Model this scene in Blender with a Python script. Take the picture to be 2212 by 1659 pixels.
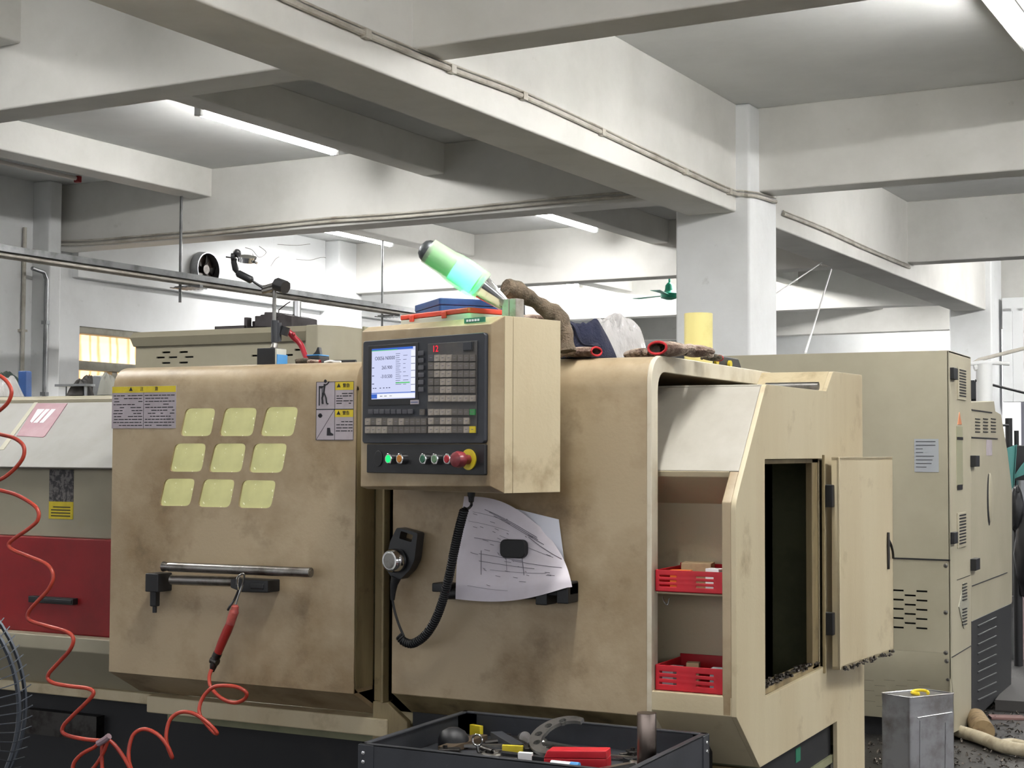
import bpy, bmesh, math, random
from mathutils import Vector, Matrix, Euler, noise
from mathutils.geometry import tessellate_polygon
for o in list(bpy.data.objects): bpy.data.objects.remove(o)
sc = bpy.context.scene
col = sc.collection
R = math.radians

# ---------------------------------------------------------------- camera
F_PX = 3268.2
PIT, ROL, YAW = R(2.489), R(0.2495), R(26.974)
CAM = Vector((0, 0, 1.45))
cd = bpy.data.cameras.new('camera')
cam = bpy.data.objects.new('camera', cd); col.objects.link(cam)
cd.sensor_fit = 'HORIZONTAL'; cd.sensor_width = 36.0; cd.lens = 36.0*F_PX/2212
cd.clip_start = .05; cd.clip_end = 200
fw = Vector((-math.sin(YAW)*math.cos(PIT), math.cos(YAW)*math.cos(PIT), math.sin(PIT)))
rt = Vector((math.cos(YAW), math.sin(YAW), 0))
up = rt.cross(fw)
rt2 = rt*math.cos(ROL)+up*math.sin(ROL); up2 = up*math.cos(ROL)-rt*math.sin(ROL)
m = Matrix((rt2, up2, -fw)).transposed().to_4x4(); m.translation = CAM
cam.matrix_world = m
sc.camera = cam

# ---------------------------------------------------------------- world, exposure
w = bpy.data.worlds.new('world'); sc.world = w; w.use_nodes = True
WORLD_STRENGTH = 1.1
wt = w.node_tree                     # bright overcast above the horizon, dark yard below it
_tc = wt.nodes.new('ShaderNodeTexCoord'); _sp = wt.nodes.new('ShaderNodeSeparateXYZ'); _cr = wt.nodes.new('ShaderNodeValToRGB')
wt.links.new(_tc.outputs['Generated'], _sp.inputs[0]); wt.links.new(_sp.outputs[2], _cr.inputs[0])
_cr.color_ramp.elements[0].position = 0.0; _cr.color_ramp.elements[0].color = (.10, .10, .095, 1)
_cr.color_ramp.elements[1].position = 0.06; _cr.color_ramp.elements[1].color = (.95, .96, 1.0, 1)
wt.links.new(_cr.outputs[0], w.node_tree.nodes['Background'].inputs[0])
w.node_tree.nodes['Background'].inputs[1].default_value = WORLD_STRENGTH
sc.view_settings.view_transform = 'Standard'; sc.view_settings.look = 'None'
sc.view_settings.exposure = 0.92; sc.view_settings.gamma = 1.0
sc.view_settings.use_curve_mapping = False
TUBE_WATT = 4.0
TUBE_GLOW = 80.0

# ---------------------------------------------------------------- measuring: a photo pixel on a known plane -> point
def ray(px, py):
    x = px-1106; y = py-829.5
    return (rt2*x - up2*y + fw*F_PX)
def at(px, py, ax, val):
    d = ray(px, py); t = (val-CAM[ax])/d[ax]; return CAM+d*t
def hit(px, py, P, n):
    d = ray(px, py); t = (Vector(P)-CAM).dot(n)/d.dot(n); return CAM+d*t
BR = Matrix.Rotation(R(-2.0), 4, 'Z')          # the building stands two degrees off the machine
BI = BR.inverted()
def ab(px, py, ax, val):                        # same in building axes (u, v, z)
    d = BI.to_3x3() @ ray(px, py); t = (val-CAM[ax])/d[ax]; return CAM+d*t   # camera sits on the z axis

# ---------------------------------------------------------------- mesh helpers
rnd = random.Random(7)
class MB:
    def __init__(s, M=None): s.v = []; s.f = []; s.sm = []; s.mt = []; s.mi = 0; s.M = M
    def add(s, vs, fs, smooth=False, M=None):
        b = len(s.v); fb = len(s.f)
        for p in vs:
            p = Vector(p)
            if M is not None: p = M @ p
            if s.M is not None: p = s.M @ p
            s.v.append(p)
        for f in fs:
            s.f.append([b+i for i in f]); s.sm.append(smooth if isinstance(smooth, bool) else smooth[len(s.f)-1-fb]); s.mt.append(s.mi)
        return s
    def box(s, x0, y0, z0, x1, y1, z1, M=None):
        v = [(x, y, z) for z in (z0, z1) for y in (y0, y1) for x in (x0, x1)]
        return s.add(v, [(0,2,3,1),(4,5,7,6),(0,1,5,4),(2,6,7,3),(0,4,6,2),(1,3,7,5)], M=M)
    def prism(s, poly, axis, a, b, smooth=False, M=None):
        return s.plate(poly, [], axis, a, b, smooth, M)
    def plate(s, outer, holes, axis, a, b, smooth=False, M=None):
        def P(q, t):
            return {'x': (t, q[0], q[1]), 'y': (q[0], t, q[1]), 'z': (q[0], q[1], t)}[axis]
        loops = [list(outer)]+[list(h) for h in holes]
        flat = [p for l in loops for p in l]; n = len(flat)
        tris = tessellate_polygon([[Vector((p[0], p[1], 0)) for p in l] for l in loops])
        if len(loops) == 1: fs = [tuple(range(n)), tuple(range(2*n-1, n-1, -1))]
        else: fs = [tuple(t) for t in tris]+[tuple(n+i for i in reversed(t)) for t in tris]
        sm = [False]*len(fs); k = 0
        for l in loops:
            m_ = len(l)
            fs += [(k+i, k+(i+1) % m_, n+k+(i+1) % m_, n+k+i) for i in range(m_)]; sm += [smooth]*m_; k += m_
        s.add([P(p, a) for p in flat]+[P(p, b) for p in flat], fs, sm, M=M)
        return s
    def tube(s, path, r, n=8, closed=False, caps=True, M=None):
        path = [Vector(p) for p in path]; m_ = len(path)
        rs = r if isinstance(r, (list, tuple)) else [r]*m_
        vs = []; N = None
        for i, p in enumerate(path):
            a = path[i-1] if (i > 0 or closed) else path[i]
            b = path[(i+1) % m_] if (i < m_-1 or closed) else path[i]
            t = (b-a)
            t = t.normalized() if t.length > 1e-9 else Vector((0, 0, 1))
            if N is None:
                N = t.orthogonal().normalized()
            else:
                N = (N-t*N.dot(t))
                N = N.normalized() if N.length > 1e-6 else t.orthogonal().normalized()
            B = t.cross(N)
            for k in range(n):
                c = 2*math.pi*k/n
                vs.append(p+(N*math.cos(c)+B*math.sin(c))*rs[i])
        fs = []
        for i in range(m_ if closed else m_-1):
            j = (i+1) % m_
            for k in range(n):
                fs.append((i*n+k, i*n+(k+1) % n, j*n+(k+1) % n, j*n+k))
        s.add(vs, fs, True, M)
        if caps and not closed:
            s.add([vs[k] for k in range(n)], [tuple(reversed(range(n)))], M=M)
            s.add([vs[(m_-1)*n+k] for k in range(n)], [tuple(range(n))], M=M)
        return s
    def cyl(s, p, q, r, r2=None, n=24, M=None):
        return s.tube([p, q], [r, r if r2 is None else r2], n, M=M)
    def lathe(s, prof, p, q, n=24, M=None):     # prof: (distance along p->q in metres, radius)
        p = Vector(p); d = (Vector(q)-p).normalized()
        return s.tube([p+d*(a+i*1e-6) for i, (a, _) in enumerate(prof)], [b for _, b in prof], n, M=M)
    def ball(s, c, r, n=12, amp=0, seed=0, fr=3.0, M=None):
        if not isinstance(r, (list, tuple)): r = (r, r, r)
        vs = []; c = Vector(c)
        for i in range(n+1):
            th = math.pi*i/n
            for k in range(2*n):
                ph = math.pi*k/n
                d = Vector((math.sin(th)*math.cos(ph), math.sin(th)*math.sin(ph), math.cos(th)))
                g = 1+amp*(noise.noise(d*fr+Vector((seed*7.1, seed*3.3, 0)))+.45*noise.noise(d*fr*2.6+Vector((seed, 9, 4)))) if amp else 1
                vs.append(c+Vector((d.x*r[0], d.y*r[1], d.z*r[2]))*g)
        fs = []
        for i in range(n):
            for k in range(2*n):
                fs.append((i*2*n+k, (i+1)*2*n+k, (i+1)*2*n+(k+1) % (2*n), i*2*n+(k+1) % (2*n)))
        return s.add(vs, fs, True, M)
    def sheet(s, fn, nu, nv, thick=.0006, M=None):
        P = [[Vector(fn(i/nu, j/nv)) for j in range(nv+1)] for i in range(nu+1)]
        top = []; bot = []
        for i in range(nu+1):
            for j in range(nv+1):
                a = P[min(i+1, nu)][j]-P[max(i-1, 0)][j]; b = P[i][min(j+1, nv)]-P[i][max(j-1, 0)]
                nn = a.cross(b); nn = nn.normalized() if nn.length > 1e-12 else Vector((0, 0, 1))
                top.append(P[i][j]+nn*thick/2); bot.append(P[i][j]-nn*thick/2)
        K = len(top); W = nv+1; fs = []
        for i in range(nu):
            for j in range(nv):
                a = i*W+j
                fs.append((a, a+W, a+W+1, a+1)); fs.append((K+a, K+a+1, K+a+W+1, K+a+W))
        for i in range(nu):
            for j in (0, nv):
                a = i*W+j; fs.append((a, a+W, K+a+W, K+a))
        for j in range(nv):
            for i in (0, nu):
                a = i*W+j; fs.append((a, a+1, K+a+1, K+a))
        return s.add(top+bot, fs, True, M)
    def text(s, body, size, M, depth=.0004, font_scale_x=1.0):
        c = bpy.data.curves.new('t', 'FONT'); c.body = body; c.size = size; c.extrude = depth
        c.align_x = 'CENTER'; c.align_y = 'CENTER'; c.resolution_u = 2
        o = bpy.data.objects.new('t', c); col.objects.link(o)
        me = bpy.data.meshes.new_from_object(o.evaluated_get(bpy.context.evaluated_depsgraph_get()))
        s.add([(v.co.x*font_scale_x, v.co.y, v.co.z) for v in me.vertices], [tuple(p.vertices) for p in me.polygons], M=M)
        bpy.data.objects.remove(o); bpy.data.meshes.remove(me); bpy.data.curves.remove(c)
        return s
    def build(s, name, mats, parent=None, bevel=0, seg=2, sub=0, angle=35):
        if not isinstance(mats, (list, tuple)): mats = [mats]
        lo = Vector([min(p[i] for p in s.v) for i in range(3)]); hi = Vector([max(p[i] for p in s.v) for i in range(3)])
        org = Vector(((lo.x+hi.x)/2, (lo.y+hi.y)/2, lo.z))
        PW = WM[parent.name] if parent is not None else Matrix.Identity(4)
        me = bpy.data.meshes.new(name)
        me.from_pydata([p-org for p in s.v], [], s.f)
        for i, p in enumerate(me.polygons): p.use_smooth = s.sm[i]; p.material_index = s.mt[i]
        for q in mats: me.materials.append(q)
        bm = bmesh.new(); bm.from_mesh(me)
        bmesh.ops.recalc_face_normals(bm, faces=bm.faces)
        bm.to_mesh(me); bm.free()
        o = bpy.data.objects.new(name, me); col.objects.link(o)
        mw = Matrix.Translation(org)
        if parent is not None: o.parent = parent
        o.matrix_basis = PW.inverted() @ mw
        WM[o.name] = mw
        if bevel:
            b = o.modifiers.new('b', 'BEVEL'); b.width = bevel; b.segments = seg; b.limit_method = 'ANGLE'; b.angle_limit = R(angle)
            for p in me.polygons: p.use_smooth = True
            nn = o.modifiers.new('n', 'WEIGHTED_NORMAL'); nn.keep_sharp = True
        elif any(s.sm): me.set_sharp_from_angle(angle=R(40))
        if sub:
            q = o.modifiers.new('s', 'SUBSURF'); q.levels = sub; q.render_levels = sub
        return o
WM = {}
def thing(name, label, cat, loc=(0, 0, 0), rz=0, group=None):
    o = bpy.data.objects.new(name, None); col.objects.link(o)
    o.location = loc; o.rotation_euler = (0, 0, rz); o.empty_display_size = .05
    WM[o.name] = Matrix.Translation(Vector(loc)) @ Matrix.Rotation(rz, 4, 'Z')
    o['label'] = label; o['category'] = cat
    if group: o['group'] = group
    return o
def tag(o, label, cat, group=None):
    o['label'] = label; o['category'] = cat
    if group: o['group'] = group
    return o
def struct(o, label=None, cat=None):
    o['kind'] = 'structure'
    if label: o['label'] = label
    if cat: o['category'] = cat
    return o
def rrect(x0, y0, x1, y1, r, n=5):
    out = []
    for cx, cy, a in ((x1-r, y1-r, 0), (x0+r, y1-r, 90), (x0+r, y0+r, 180), (x1-r, y0+r, 270)):
        for k in range(n+1):
            t = R(a+90*k/n); out.append((cx+r*math.cos(t), cy+r*math.sin(t)))
    return out
def roundpoly(pts, r, n=4):
    out = []
    N_ = len(pts)
    for i in range(N_):
        p = Vector(pts[i]); a = Vector(pts[i-1]); b = Vector(pts[(i+1) % N_])
        rr = r[i] if isinstance(r, (list, tuple)) else r
        if rr <= 0: out.append((p.x, p.y)); continue
        da = (a-p).normalized(); db = (b-p).normalized()
        p0 = p+da*rr; p1 = p+db*rr
        for k in range(n+1):
            t = k/n; q = p0*(1-t)**2+p*2*t*(1-t)+p1*t*t
            out.append((q.x, q.y))
    return out
def spline(pts, n=8, closed=False):
    pts = [Vector(p) for p in pts]; out = []; N_ = len(pts)
    for i in range(N_ if closed else N_-1):
        p0 = pts[i-1] if (i > 0 or closed) else pts[i]; p1 = pts[i]; p2 = pts[(i+1) % N_]
        p3 = pts[(i+2) % N_] if (i+2 < N_ or closed) else p2
        for k in range(n):
            t = k/n
            out.append(.5*((2*p1)+(p2-p0)*t+(2*p0-5*p1+4*p2-p3)*t*t+(3*p1-p0-3*p2+p3)*t**3))
    if not closed: out.append(pts[-1])
    return out

# ---------------------------------------------------------------- materials
def lin(c): return tuple(((x/255)/12.92 if x/255 <= .04045 else ((x/255+.055)/1.055)**2.4) for x in c)+(1,)
def mat(name, c, rough=.5, metal=0, c2=None, scale=4, lo=.45, hi=.7, streak=False, c3=None, scale3=20, lo3=.6, hi3=.75, bump=0, bscale=60, emit=None, es=0, alpha=1, trans=0, coat=0):
    mt = bpy.data.materials.new(name); mt.use_nodes = True; nt = mt.node_tree
    b = nt.nodes['Principled BSDF']; L = nt.links
    b.inputs['Roughness'].default_value = rough; b.inputs['Metallic'].default_value = metal
    b.inputs['Base Color'].default_value = lin(c)
    if coat: b.inputs['Coat Weight'].default_value = coat
    if trans: b.inputs['Transmission Weight'].default_value = trans
    if alpha < 1: b.inputs['Alpha'].default_value = alpha
    if emit: b.inputs['Emission Color'].default_value = lin(emit); b.inputs['Emission Strength'].default_value = es
    tc = nt.nodes.new('ShaderNodeTexCoord')
    def nz(sc_, lo_, hi_, st=False, det=6):
        mp = nt.nodes.new('ShaderNodeMapping'); L.new(tc.outputs['Object'], mp.inputs[0])
        if st: mp.inputs['Scale'].default_value = (1, 1, .14)
        n_ = nt.nodes.new('ShaderNodeTexNoise'); n_.inputs['Scale'].default_value = sc_; n_.inputs['Detail'].default_value = det
        n_.inputs['Roughness'].default_value = .62
        L.new(mp.outputs[0], n_.inputs['Vector'])
        mr = nt.nodes.new('ShaderNodeMapRange'); mr.inputs[1].default_value = lo_; mr.inputs[2].default_value = hi_
        L.new(n_.outputs[0], mr.inputs[0]); return mr.outputs[0]
    cur = None
    def mix(fac, ca, cb):
        mx = nt.nodes.new('ShaderNodeMix'); mx.data_type = 'RGBA'
        L.new(fac, mx.inputs[0])
        if isinstance(ca, tuple): mx.inputs[6].default_value = ca
        else: L.new(ca, mx.inputs[6])
        mx.inputs[7].default_value = cb; return mx.outputs[2]
    if c2: cur = mix(nz(scale, lo, hi, streak), lin(c), lin(c2))
    if c3: cur = mix(nz(scale3, lo3, hi3, False), cur if cur else lin(c), lin(c3))
    if cur: L.new(cur, b.inputs['Base Color'])
    if bump:
        n_ = nt.nodes.new('ShaderNodeTexNoise'); n_.inputs['Scale'].default_value = bscale; n_.inputs['Detail'].default_value = 4
        L.new(tc.outputs['Object'], n_.inputs['Vector'])
        bp = nt.nodes.new('ShaderNodeBump'); bp.inputs['Strength'].default_value = bump; bp.inputs['Distance'].default_value = .01
        L.new(n_.outputs[0], bp.inputs['Height']); L.new(bp.outputs[0], b.inputs['Normal'])
    return mt
def glow(name, c, s_):
    mt = bpy.data.materials.new(name); mt.use_nodes = True; nt = mt.node_tree
    nt.nodes.remove(nt.nodes['Principled BSDF'])
    e = nt.nodes.new('ShaderNodeEmission'); e.inputs[0].default_value = lin(c); e.inputs[1].default_value = s_
    nt.links.new(e.outputs[0], nt.nodes['Material Output'].inputs[0]); return mt
WALL = mat('white_wall_paint', (232,234,235), .85, c2=(218,219,219), scale=1.2, lo=.45, hi=.75, c3=(185,186,184), scale3=7, lo3=.66, hi3=.9, bump=.25, bscale=9)
BEAM = mat('beam_paint', (218,217,213), .85, c2=(200,199,194), scale=1.3, lo=.45, hi=.75, c3=(180,177,170), scale3=9, lo3=.68, hi3=.9, bump=.3, bscale=7)
SLAB = mat('slab_paint', (214,215,214), .9, c2=(198,199,198), scale=.9, lo=.4, hi=.7, bump=.2, bscale=6)
FLOOR = mat('oily_concrete', (44,42,39), .45, c2=(24,23,21), scale=3, lo=.4, hi=.62, c3=(120,116,108), scale3=60, lo3=.66, hi3=.74, bump=.5, bscale=60)
CREAM = mat('dirty_cream_paint', (168,151,123), .42, c2=(136,115,84), scale=3.2, lo=.42, hi=.66, c3=(96,76,48), scale3=7, lo3=.56, hi3=.82, bump=.05, bscale=120)
CREAM_S = mat('streaked_cream_paint', (196,184,154), .42, c2=(172,154,120), scale=3, lo=.44, hi=.9, streak=True, c3=(128,106,74), scale3=7, lo3=.58, hi3=.86, bump=.05, bscale=120)
CREAM_D = mat('grimy_cream_paint', (150,134,98), .5, c2=(96,80,52), scale=8, lo=.4, hi=.7, streak=True, c3=(66,54,36), scale3=14, lo3=.56, hi3=.8)
CREAM_C = mat('clean_cream_paint', (160,154,134), .5, c2=(150,144,124), scale=2, lo=.4, hi=.7, c3=(158,148,120), scale3=6, lo3=.68, hi3=.9)
HOODW = mat('white_hood_paint', (138,136,132), .62, c2=(128,126,121), scale=6, lo=.4, hi=.7)
CREAM_W = mat('white_cream_paint', (172,168,157), .4, c2=(158,153,140), scale=6, lo=.4, hi=.7)
BLACKP = mat('black_paint', (22,23,26), .5, c2=(12,12,14), scale=5)
BASEB = mat('black_machine_base', (15,16,20), .6, c2=(34,32,30), scale=5, lo=.55, hi=.8)
PLAST = mat('black_plastic', (24,25,28), .42)
PANEL = mat('panel_plastic', (40,43,50), .42, c2=(50,52,58), scale=12, lo=.5, hi=.8)
PANEL2 = mat('panel_bezel', (62,61,62), .5, c2=(74,70,66), scale=20)
RUBBER = mat('black_rubber', (16,16,18), .55)
GREYM = mat('grey_steel_paint', (50,52,57), .45, c2=(38,40,44), scale=9, c3=(80,80,84), scale3=40, lo3=.66, hi3=.8)
STEEL = mat('worn_steel', (150,148,145), .32, 1, c2=(96,90,84), scale=16)
DSTEEL = mat('dark_steel', (78,76,74), .38, 1, c2=(44,40,38), scale=20)
BSTEEL = mat('bright_steel', (196,194,188), .3, 1, c2=(150,146,140), scale=20)
CHROME = mat('chrome', (215,215,215), .14, 1)
GALV = mat('galvanised_steel', (150,152,154), .38, .9, c2=(108,108,110), scale=6)
CAST = mat('cast_iron', (72,68,70), .6, .4, c2=(50,46,46), scale=12)
REDP = mat('red_paint', (134,6,14), .45, c2=(116,4,10), scale=5)
REDPL = mat('red_plastic', (190,26,40), .38, c2=(158,18,30), scale=8)
REDOR = mat('orange_red_plastic', (205,62,40), .38)
REDH = mat('red_handle', (150,36,30), .4, c2=(110,24,22), scale=20)
HOSE = mat('orange_red_hose', (176,62,44), .35, c2=(140,44,36), scale=12)
PAPER = mat('paper', (214,208,216), .8, c2=(196,188,192), scale=6, lo=.4, hi=.75)
PAPERW = mat('paper_back', (226,228,238), .8)
LABEL = mat('label_paper', (166,158,164), .6, c2=(150,142,146), scale=10)
LABELG = mat('label_grey', (150,154,158), .55)
YEL = mat('label_yellow', (206,186,40), .5, c2=(176,156,36), scale=16)
INK = mat('ink', (28,28,34), .6)
INKG = mat('faint_ink', (110,106,114), .7)
WHITE = mat('white_print', (236,236,236), .5)
MAUVE = mat('mauve_print', (128,76,90), .4, c2=(144,98,108), scale=10)
BLUE = mat('blue_plastic', (38,74,132), .42, c2=(28,56,104), scale=8)
BLUEB = mat('bright_blue', (74,140,196), .4)
NAVY = mat('navy_cloth', (26,30,52), .95, c2=(16,18,34), scale=12, bump=.5, bscale=160)
GLOVE = mat('dirty_cotton', (176,160,146), .95, c2=(110,90,78), scale=22, lo=.42, hi=.6, c3=(72,52,44), scale3=40, lo3=.56, hi3=.7, bump=.6, bscale=260)
GLOVED = mat('dark_dirty_cotton', (112,98,82), .95, c2=(60,54,42), scale=18, lo=.4, hi=.62, bump=.6, bscale=240)
REDC = mat('red_trim', (176,30,38), .8)
YTUBE = mat('yellow_plastic_tube', (222,212,142), .4, c2=(204,192,120), scale=12)
BEIGE_PL = mat('beige_plastic', (178,178,168), .5)
GREENL = mat('green_label', (30,112,84), .5)
GREENP = mat('green_fan_paint', (22,140,112), .4)
TEAL = mat('teal_cloth', (72,128,124), .7)
ORANGE = mat('orange_plastic', (230,112,36), .4)
WOOD = mat('wood_end', (132,112,80), .8, c2=(92,72,48), scale=20)
HOSEW = mat('dirty_white_hose', (176,166,142), .6, c2=(122,110,88), scale=10)
YRING = mat('yellow_ring', (216,190,30), .45)
INNER = mat('dark_green_interior', (130,130,100), .6, c2=(96,98,74), scale=4)
CHIP = mat('metal_chips', (120,112,104), .3, .8, c2=(30,28,26), scale=90, lo=.45, hi=.55, bump=1, bscale=120)
KEYL = mat('key_light', (150,142,132), .55, c2=(118,110,102), scale=60)
KEYM = mat('key_mid', (92,87,82), .55)
KEYD = mat('key_dark', (70,70,76), .5)
PVC = mat('pvc_conduit', (196,192,182), .5, c2=(150,142,128), scale=5)
CRACK = mat('crack_grime', (120,118,114), .9)
GUARD = mat('wire_guard', (70,74,80), .4, .8)

# ================================================================ the building
def bbox(name, mt, u0, v0, z0, u1, v1, z1, bev=.012, parent=None):
    return MB(BR).box(u0, v0, z0, u1, v1, z1).build(name, mt, parent, bevel=bev)
struct(bbox('floor', FLOOR, -10.3, -4, -.2, 9, 24, 0, 0), 'dark oily concrete workshop floor', 'floor')
struct(bbox('ceiling', SLAB, -10.3, -4, 3.706, 9, 24, 3.9, 0), 'grey painted concrete ceiling slab', 'ceiling')
# left wall with its window opening
mb = MB(BR); mb.plate([(-4, 0), (24, 0), (24, 3.706), (-4, 3.706)], [[(9.76, 1.25), (11.3, 1.25), (11.3, 2.52), (9.76, 2.52)]], 'x', -9.95, -9.75)
struct(mb.build('wall_left', WALL), 'white painted left wall with the window', 'wall')
mb = MB(BR); mb.box(-10.1, 23, 0, 9, 23.2, 3.706)
struct(mb.build('wall_back', WALL), 'white wall at the far end of the workshop', 'wall')
mb = MB(BR); mb.box(-9.752, 9.66, 2.94, -9.68, 13.3, 3.706).box(-9.752, 13.75, 2.94, -9.68, 17, 3.706)
struct(mb.build('trim_1', WALL, bevel=.006), 'shallow lintel band above the window on the left wall', 'lintel')
# window: frame, mullions, sunlit orange sheet outside
wf = MB(BR); GW = mat('window_frame', (150, 146, 132), .6, c2=(120, 116, 104), scale=6)
wf.box(-9.9, 9.74, 2.46, -9.76, 11.32, 2.54).box(-9.9, 9.74, 2.14, -9.79, 11.32, 2.22).box(-9.9, 9.735, 1.24, -9.8, 9.785, 2.5).box(-9.9, 10.22, 1.24, -9.8, 10.29, 2.14).box(-9.9, 9.74, 1.22, -9.76, 11.32, 1.28)
wf.mi = 0
wfo = struct(wf.build('window_1', GW, bevel=.004), 'window in the left wall with orange light behind it', 'window')
def peach():
    mt = bpy.data.materials.new('sunlit_orange_sheet'); mt.use_nodes = True; nt = mt.node_tree; L = nt.links
    b = nt.nodes['Principled BSDF']; b.inputs['Roughness'].default_value = .8
    tc = nt.nodes.new('ShaderNodeTexCoord'); wv = nt.nodes.new('ShaderNodeTexWave'); wv.bands_direction = 'Y'; wv.inputs['Scale'].default_value = 2.6; wv.inputs['Distortion'].default_value = 2.5; wv.inputs['Detail'].default_value = 3
    L.new(tc.outputs['Object'], wv.inputs[0]); cr = nt.nodes.new('ShaderNodeValToRGB')
    cr.color_ramp.elements[0].color = lin((226, 160, 112)); cr.color_ramp.elements[1].color = lin((255, 222, 172)); cr.color_ramp.elements[0].position = 0; cr.color_ramp.elements[1].position = .35
    L.new(wv.outputs[1], cr.inputs[0]); L.new(cr.outputs[0], b.inputs['Base Color']); L.new(cr.outputs[0], b.inputs['Emission Color']); b.inputs['Emission Strength'].default_value = .95
    return mt
MB(BR).sheet(lambda a, b: (-9.93+.012*math.sin(a*40), 9.7+a*1.7, 1.2+b*1.36), 60, 2, .003).build('window_pane', peach(), wfo)
# beams
BV = [-2.8, 1.26, 5.37, 9.43, 13.62, 17.6, 21.4]
n = 2
def beam(lbl, *a):
    global n
    o = struct(bbox('trim_%d' % n, BEAM, *a), lbl, 'beam'); n += 1; return o
beam('deep concrete main beam running from the top left to the white column', -3.81, -4, 3.0, -3.465, 23, 3.71)
beam('deep concrete main beam on the right outside the picture', 2.5, -4, 3.0, 2.85, 23, 3.71)
for i, v in enumerate(BV):
    beam(['cross beam far behind the camera', 'cross beam just overhead', 'nearest cross beam, at the top of the picture', 'cross beam meeting the nearest white column', 'cross beam one bay behind the nearest column', 'cross beam at the second column', 'farthest cross beam'][i], -9.75, v, 3.152, 9, v+.23, 3.708)
for u0, u1, l in ((-8.23, -8.0, 'shallow rib beam above the cable tray'), (-5.99, -5.80, 'shallow rib beam right of the long lamp'), (-1.42, -1.2, 'shallow rib beam above the top right lamp')):
    beam(l, u0, -4, 3.477, u1, 23, 3.709)
def colm(lbl, u0, v0, u1, v1):
    o = bbox('wall_column_%d' % round(v0+20), WALL, u0, v0, 0, u1, v1, 3.707, .02); o.name = 'concrete_column'
    struct(o, lbl, 'column')
colm('white square concrete column behind the lathe', -3.89, 9.25, -3.37, 9.78)
colm('far white column behind the tall cream machine', -3.86, 16.95, -3.40, 17.5)
colm('white column at the left wall beside the window', -9.76, 9.2, -9.55, 9.34)
colm('pilaster at the left wall beyond the exhaust fan', -9.76, 13.3, -9.5, 13.75)
colm('column outside the left edge of the picture', -3.89, 1.1, -3.37, 1.6)
# far right: roller door frame and grey partition
g = MB(BR).box(-3.36, 17.3, 2.0, -3.25, 17.42, 3.05).box(-3.25, 17.3, 2.0, -3.13, 17.36, 3.05).box(-3.36, 17.3, 3.0, 2.5, 17.5, 3.16).box(-3.1, 17.32, 2.92, 2.5, 17.5, 2.97)
struct(g.build('door_1', WALL, bevel=.008), 'white roller door frame beside the far column', 'door frame')
GREYW = mat('grey_partition', (112, 112, 122), .8, c2=(100, 100, 110), scale=1)
g = MB(BR).box(-3.35, 18.3, 0, 9, 18.4, 2.58)
struct(g.build('wall_partition', GREYW), 'grey partition wall behind the tall cream machine', 'wall')

# ---- lamps
LBS = {}
def LAMPB(k):
    if k not in LBS: LBS[k] = glow('tube_light', (255, 253, 250), TUBE_GLOW*k)
    return LBS[k]
LAMPW = mat('lamp_housing', (224, 226, 226), .5)
LAMPOFF = mat('unlit_tube', (206, 200, 196), .4)
def lamp(u, v0, v1, z, lit=True, label=None, bright=1.0):
    o = thing('ceiling_lamp', label, 'lamp', BR @ Vector((u, (v0+v1)/2, z)), R(-2))
    MB(BR).box(u-.03, v0, z+.02, u+.03, v1, z+.075).build('housing', LAMPW, o, bevel=.005)
    b = MB(BR); b.tube([(u, v0+.04, z), (u, v1-.04, z)], .03 if lit else .016, 12); b.build('tube', LAMPB(bright) if lit else LAMPOFF, o)
    for vv in (v0, v1-.035):
        c = MB(BR); c.box(u-.026, vv, z-.03, u+.026, vv+.035, z+.022); c.build('end_cap', REDP if not lit else LAMPW, o, bevel=.004)
    h = z+.075
    if 3.7-h > .02:
        for vv in (v0+.2, v1-.2): MB(BR).cyl((u, vv, h-.005), (u, vv, 3.712 if abs(u+1.31) > .15 else 3.48), .006, n=6).build('hanger', LAMPW, o)
    if lit:
        ld = bpy.data.lights.new('tube_glow', 'AREA'); ld.shape = 'RECTANGLE'; ld.size = .05; ld.size_y = v1-v0-.1
        ld.energy = TUBE_WATT*bright+(0 if v0 < 10.5 else ((32 if u < -8 else 9) if v0 < 15 else (15 if v0 < 21 else 8))); ld.color = (1, .99, .97)
        lo = bpy.data.objects.new('tube_glow', ld); col.objects.link(lo); lo.parent = o; lo.location = (0, 0, -.035)
    return o
lamp(-6.36, 7.35, 8.85, 3.59, label='long lit ceiling lamp nearest, upper left', bright=.75)
lamp(-8.72, 11.75, 13.15, 3.59, label='short lit ceiling lamp left of the green signal light', bright=.22)
lamp(-6.38, 11.9, 13.2, 3.59, label='short lit ceiling lamp left of the white column', bright=.5)
lamp(-1.31, 6.3, 7.7, 3.40, label='bright ceiling lamp cut by the top right corner of the picture', bright=1.2)
lamp(-8.70, 7.2, 8.68, 3.56, lit=False, label='unlit ceiling lamp at the left edge with red end cap')
lamp(-8.72, 16.3, 17.5, 3.59, label='tiny bright ceiling lamp seen far behind, under the cross beam', bright=1.0)
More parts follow.
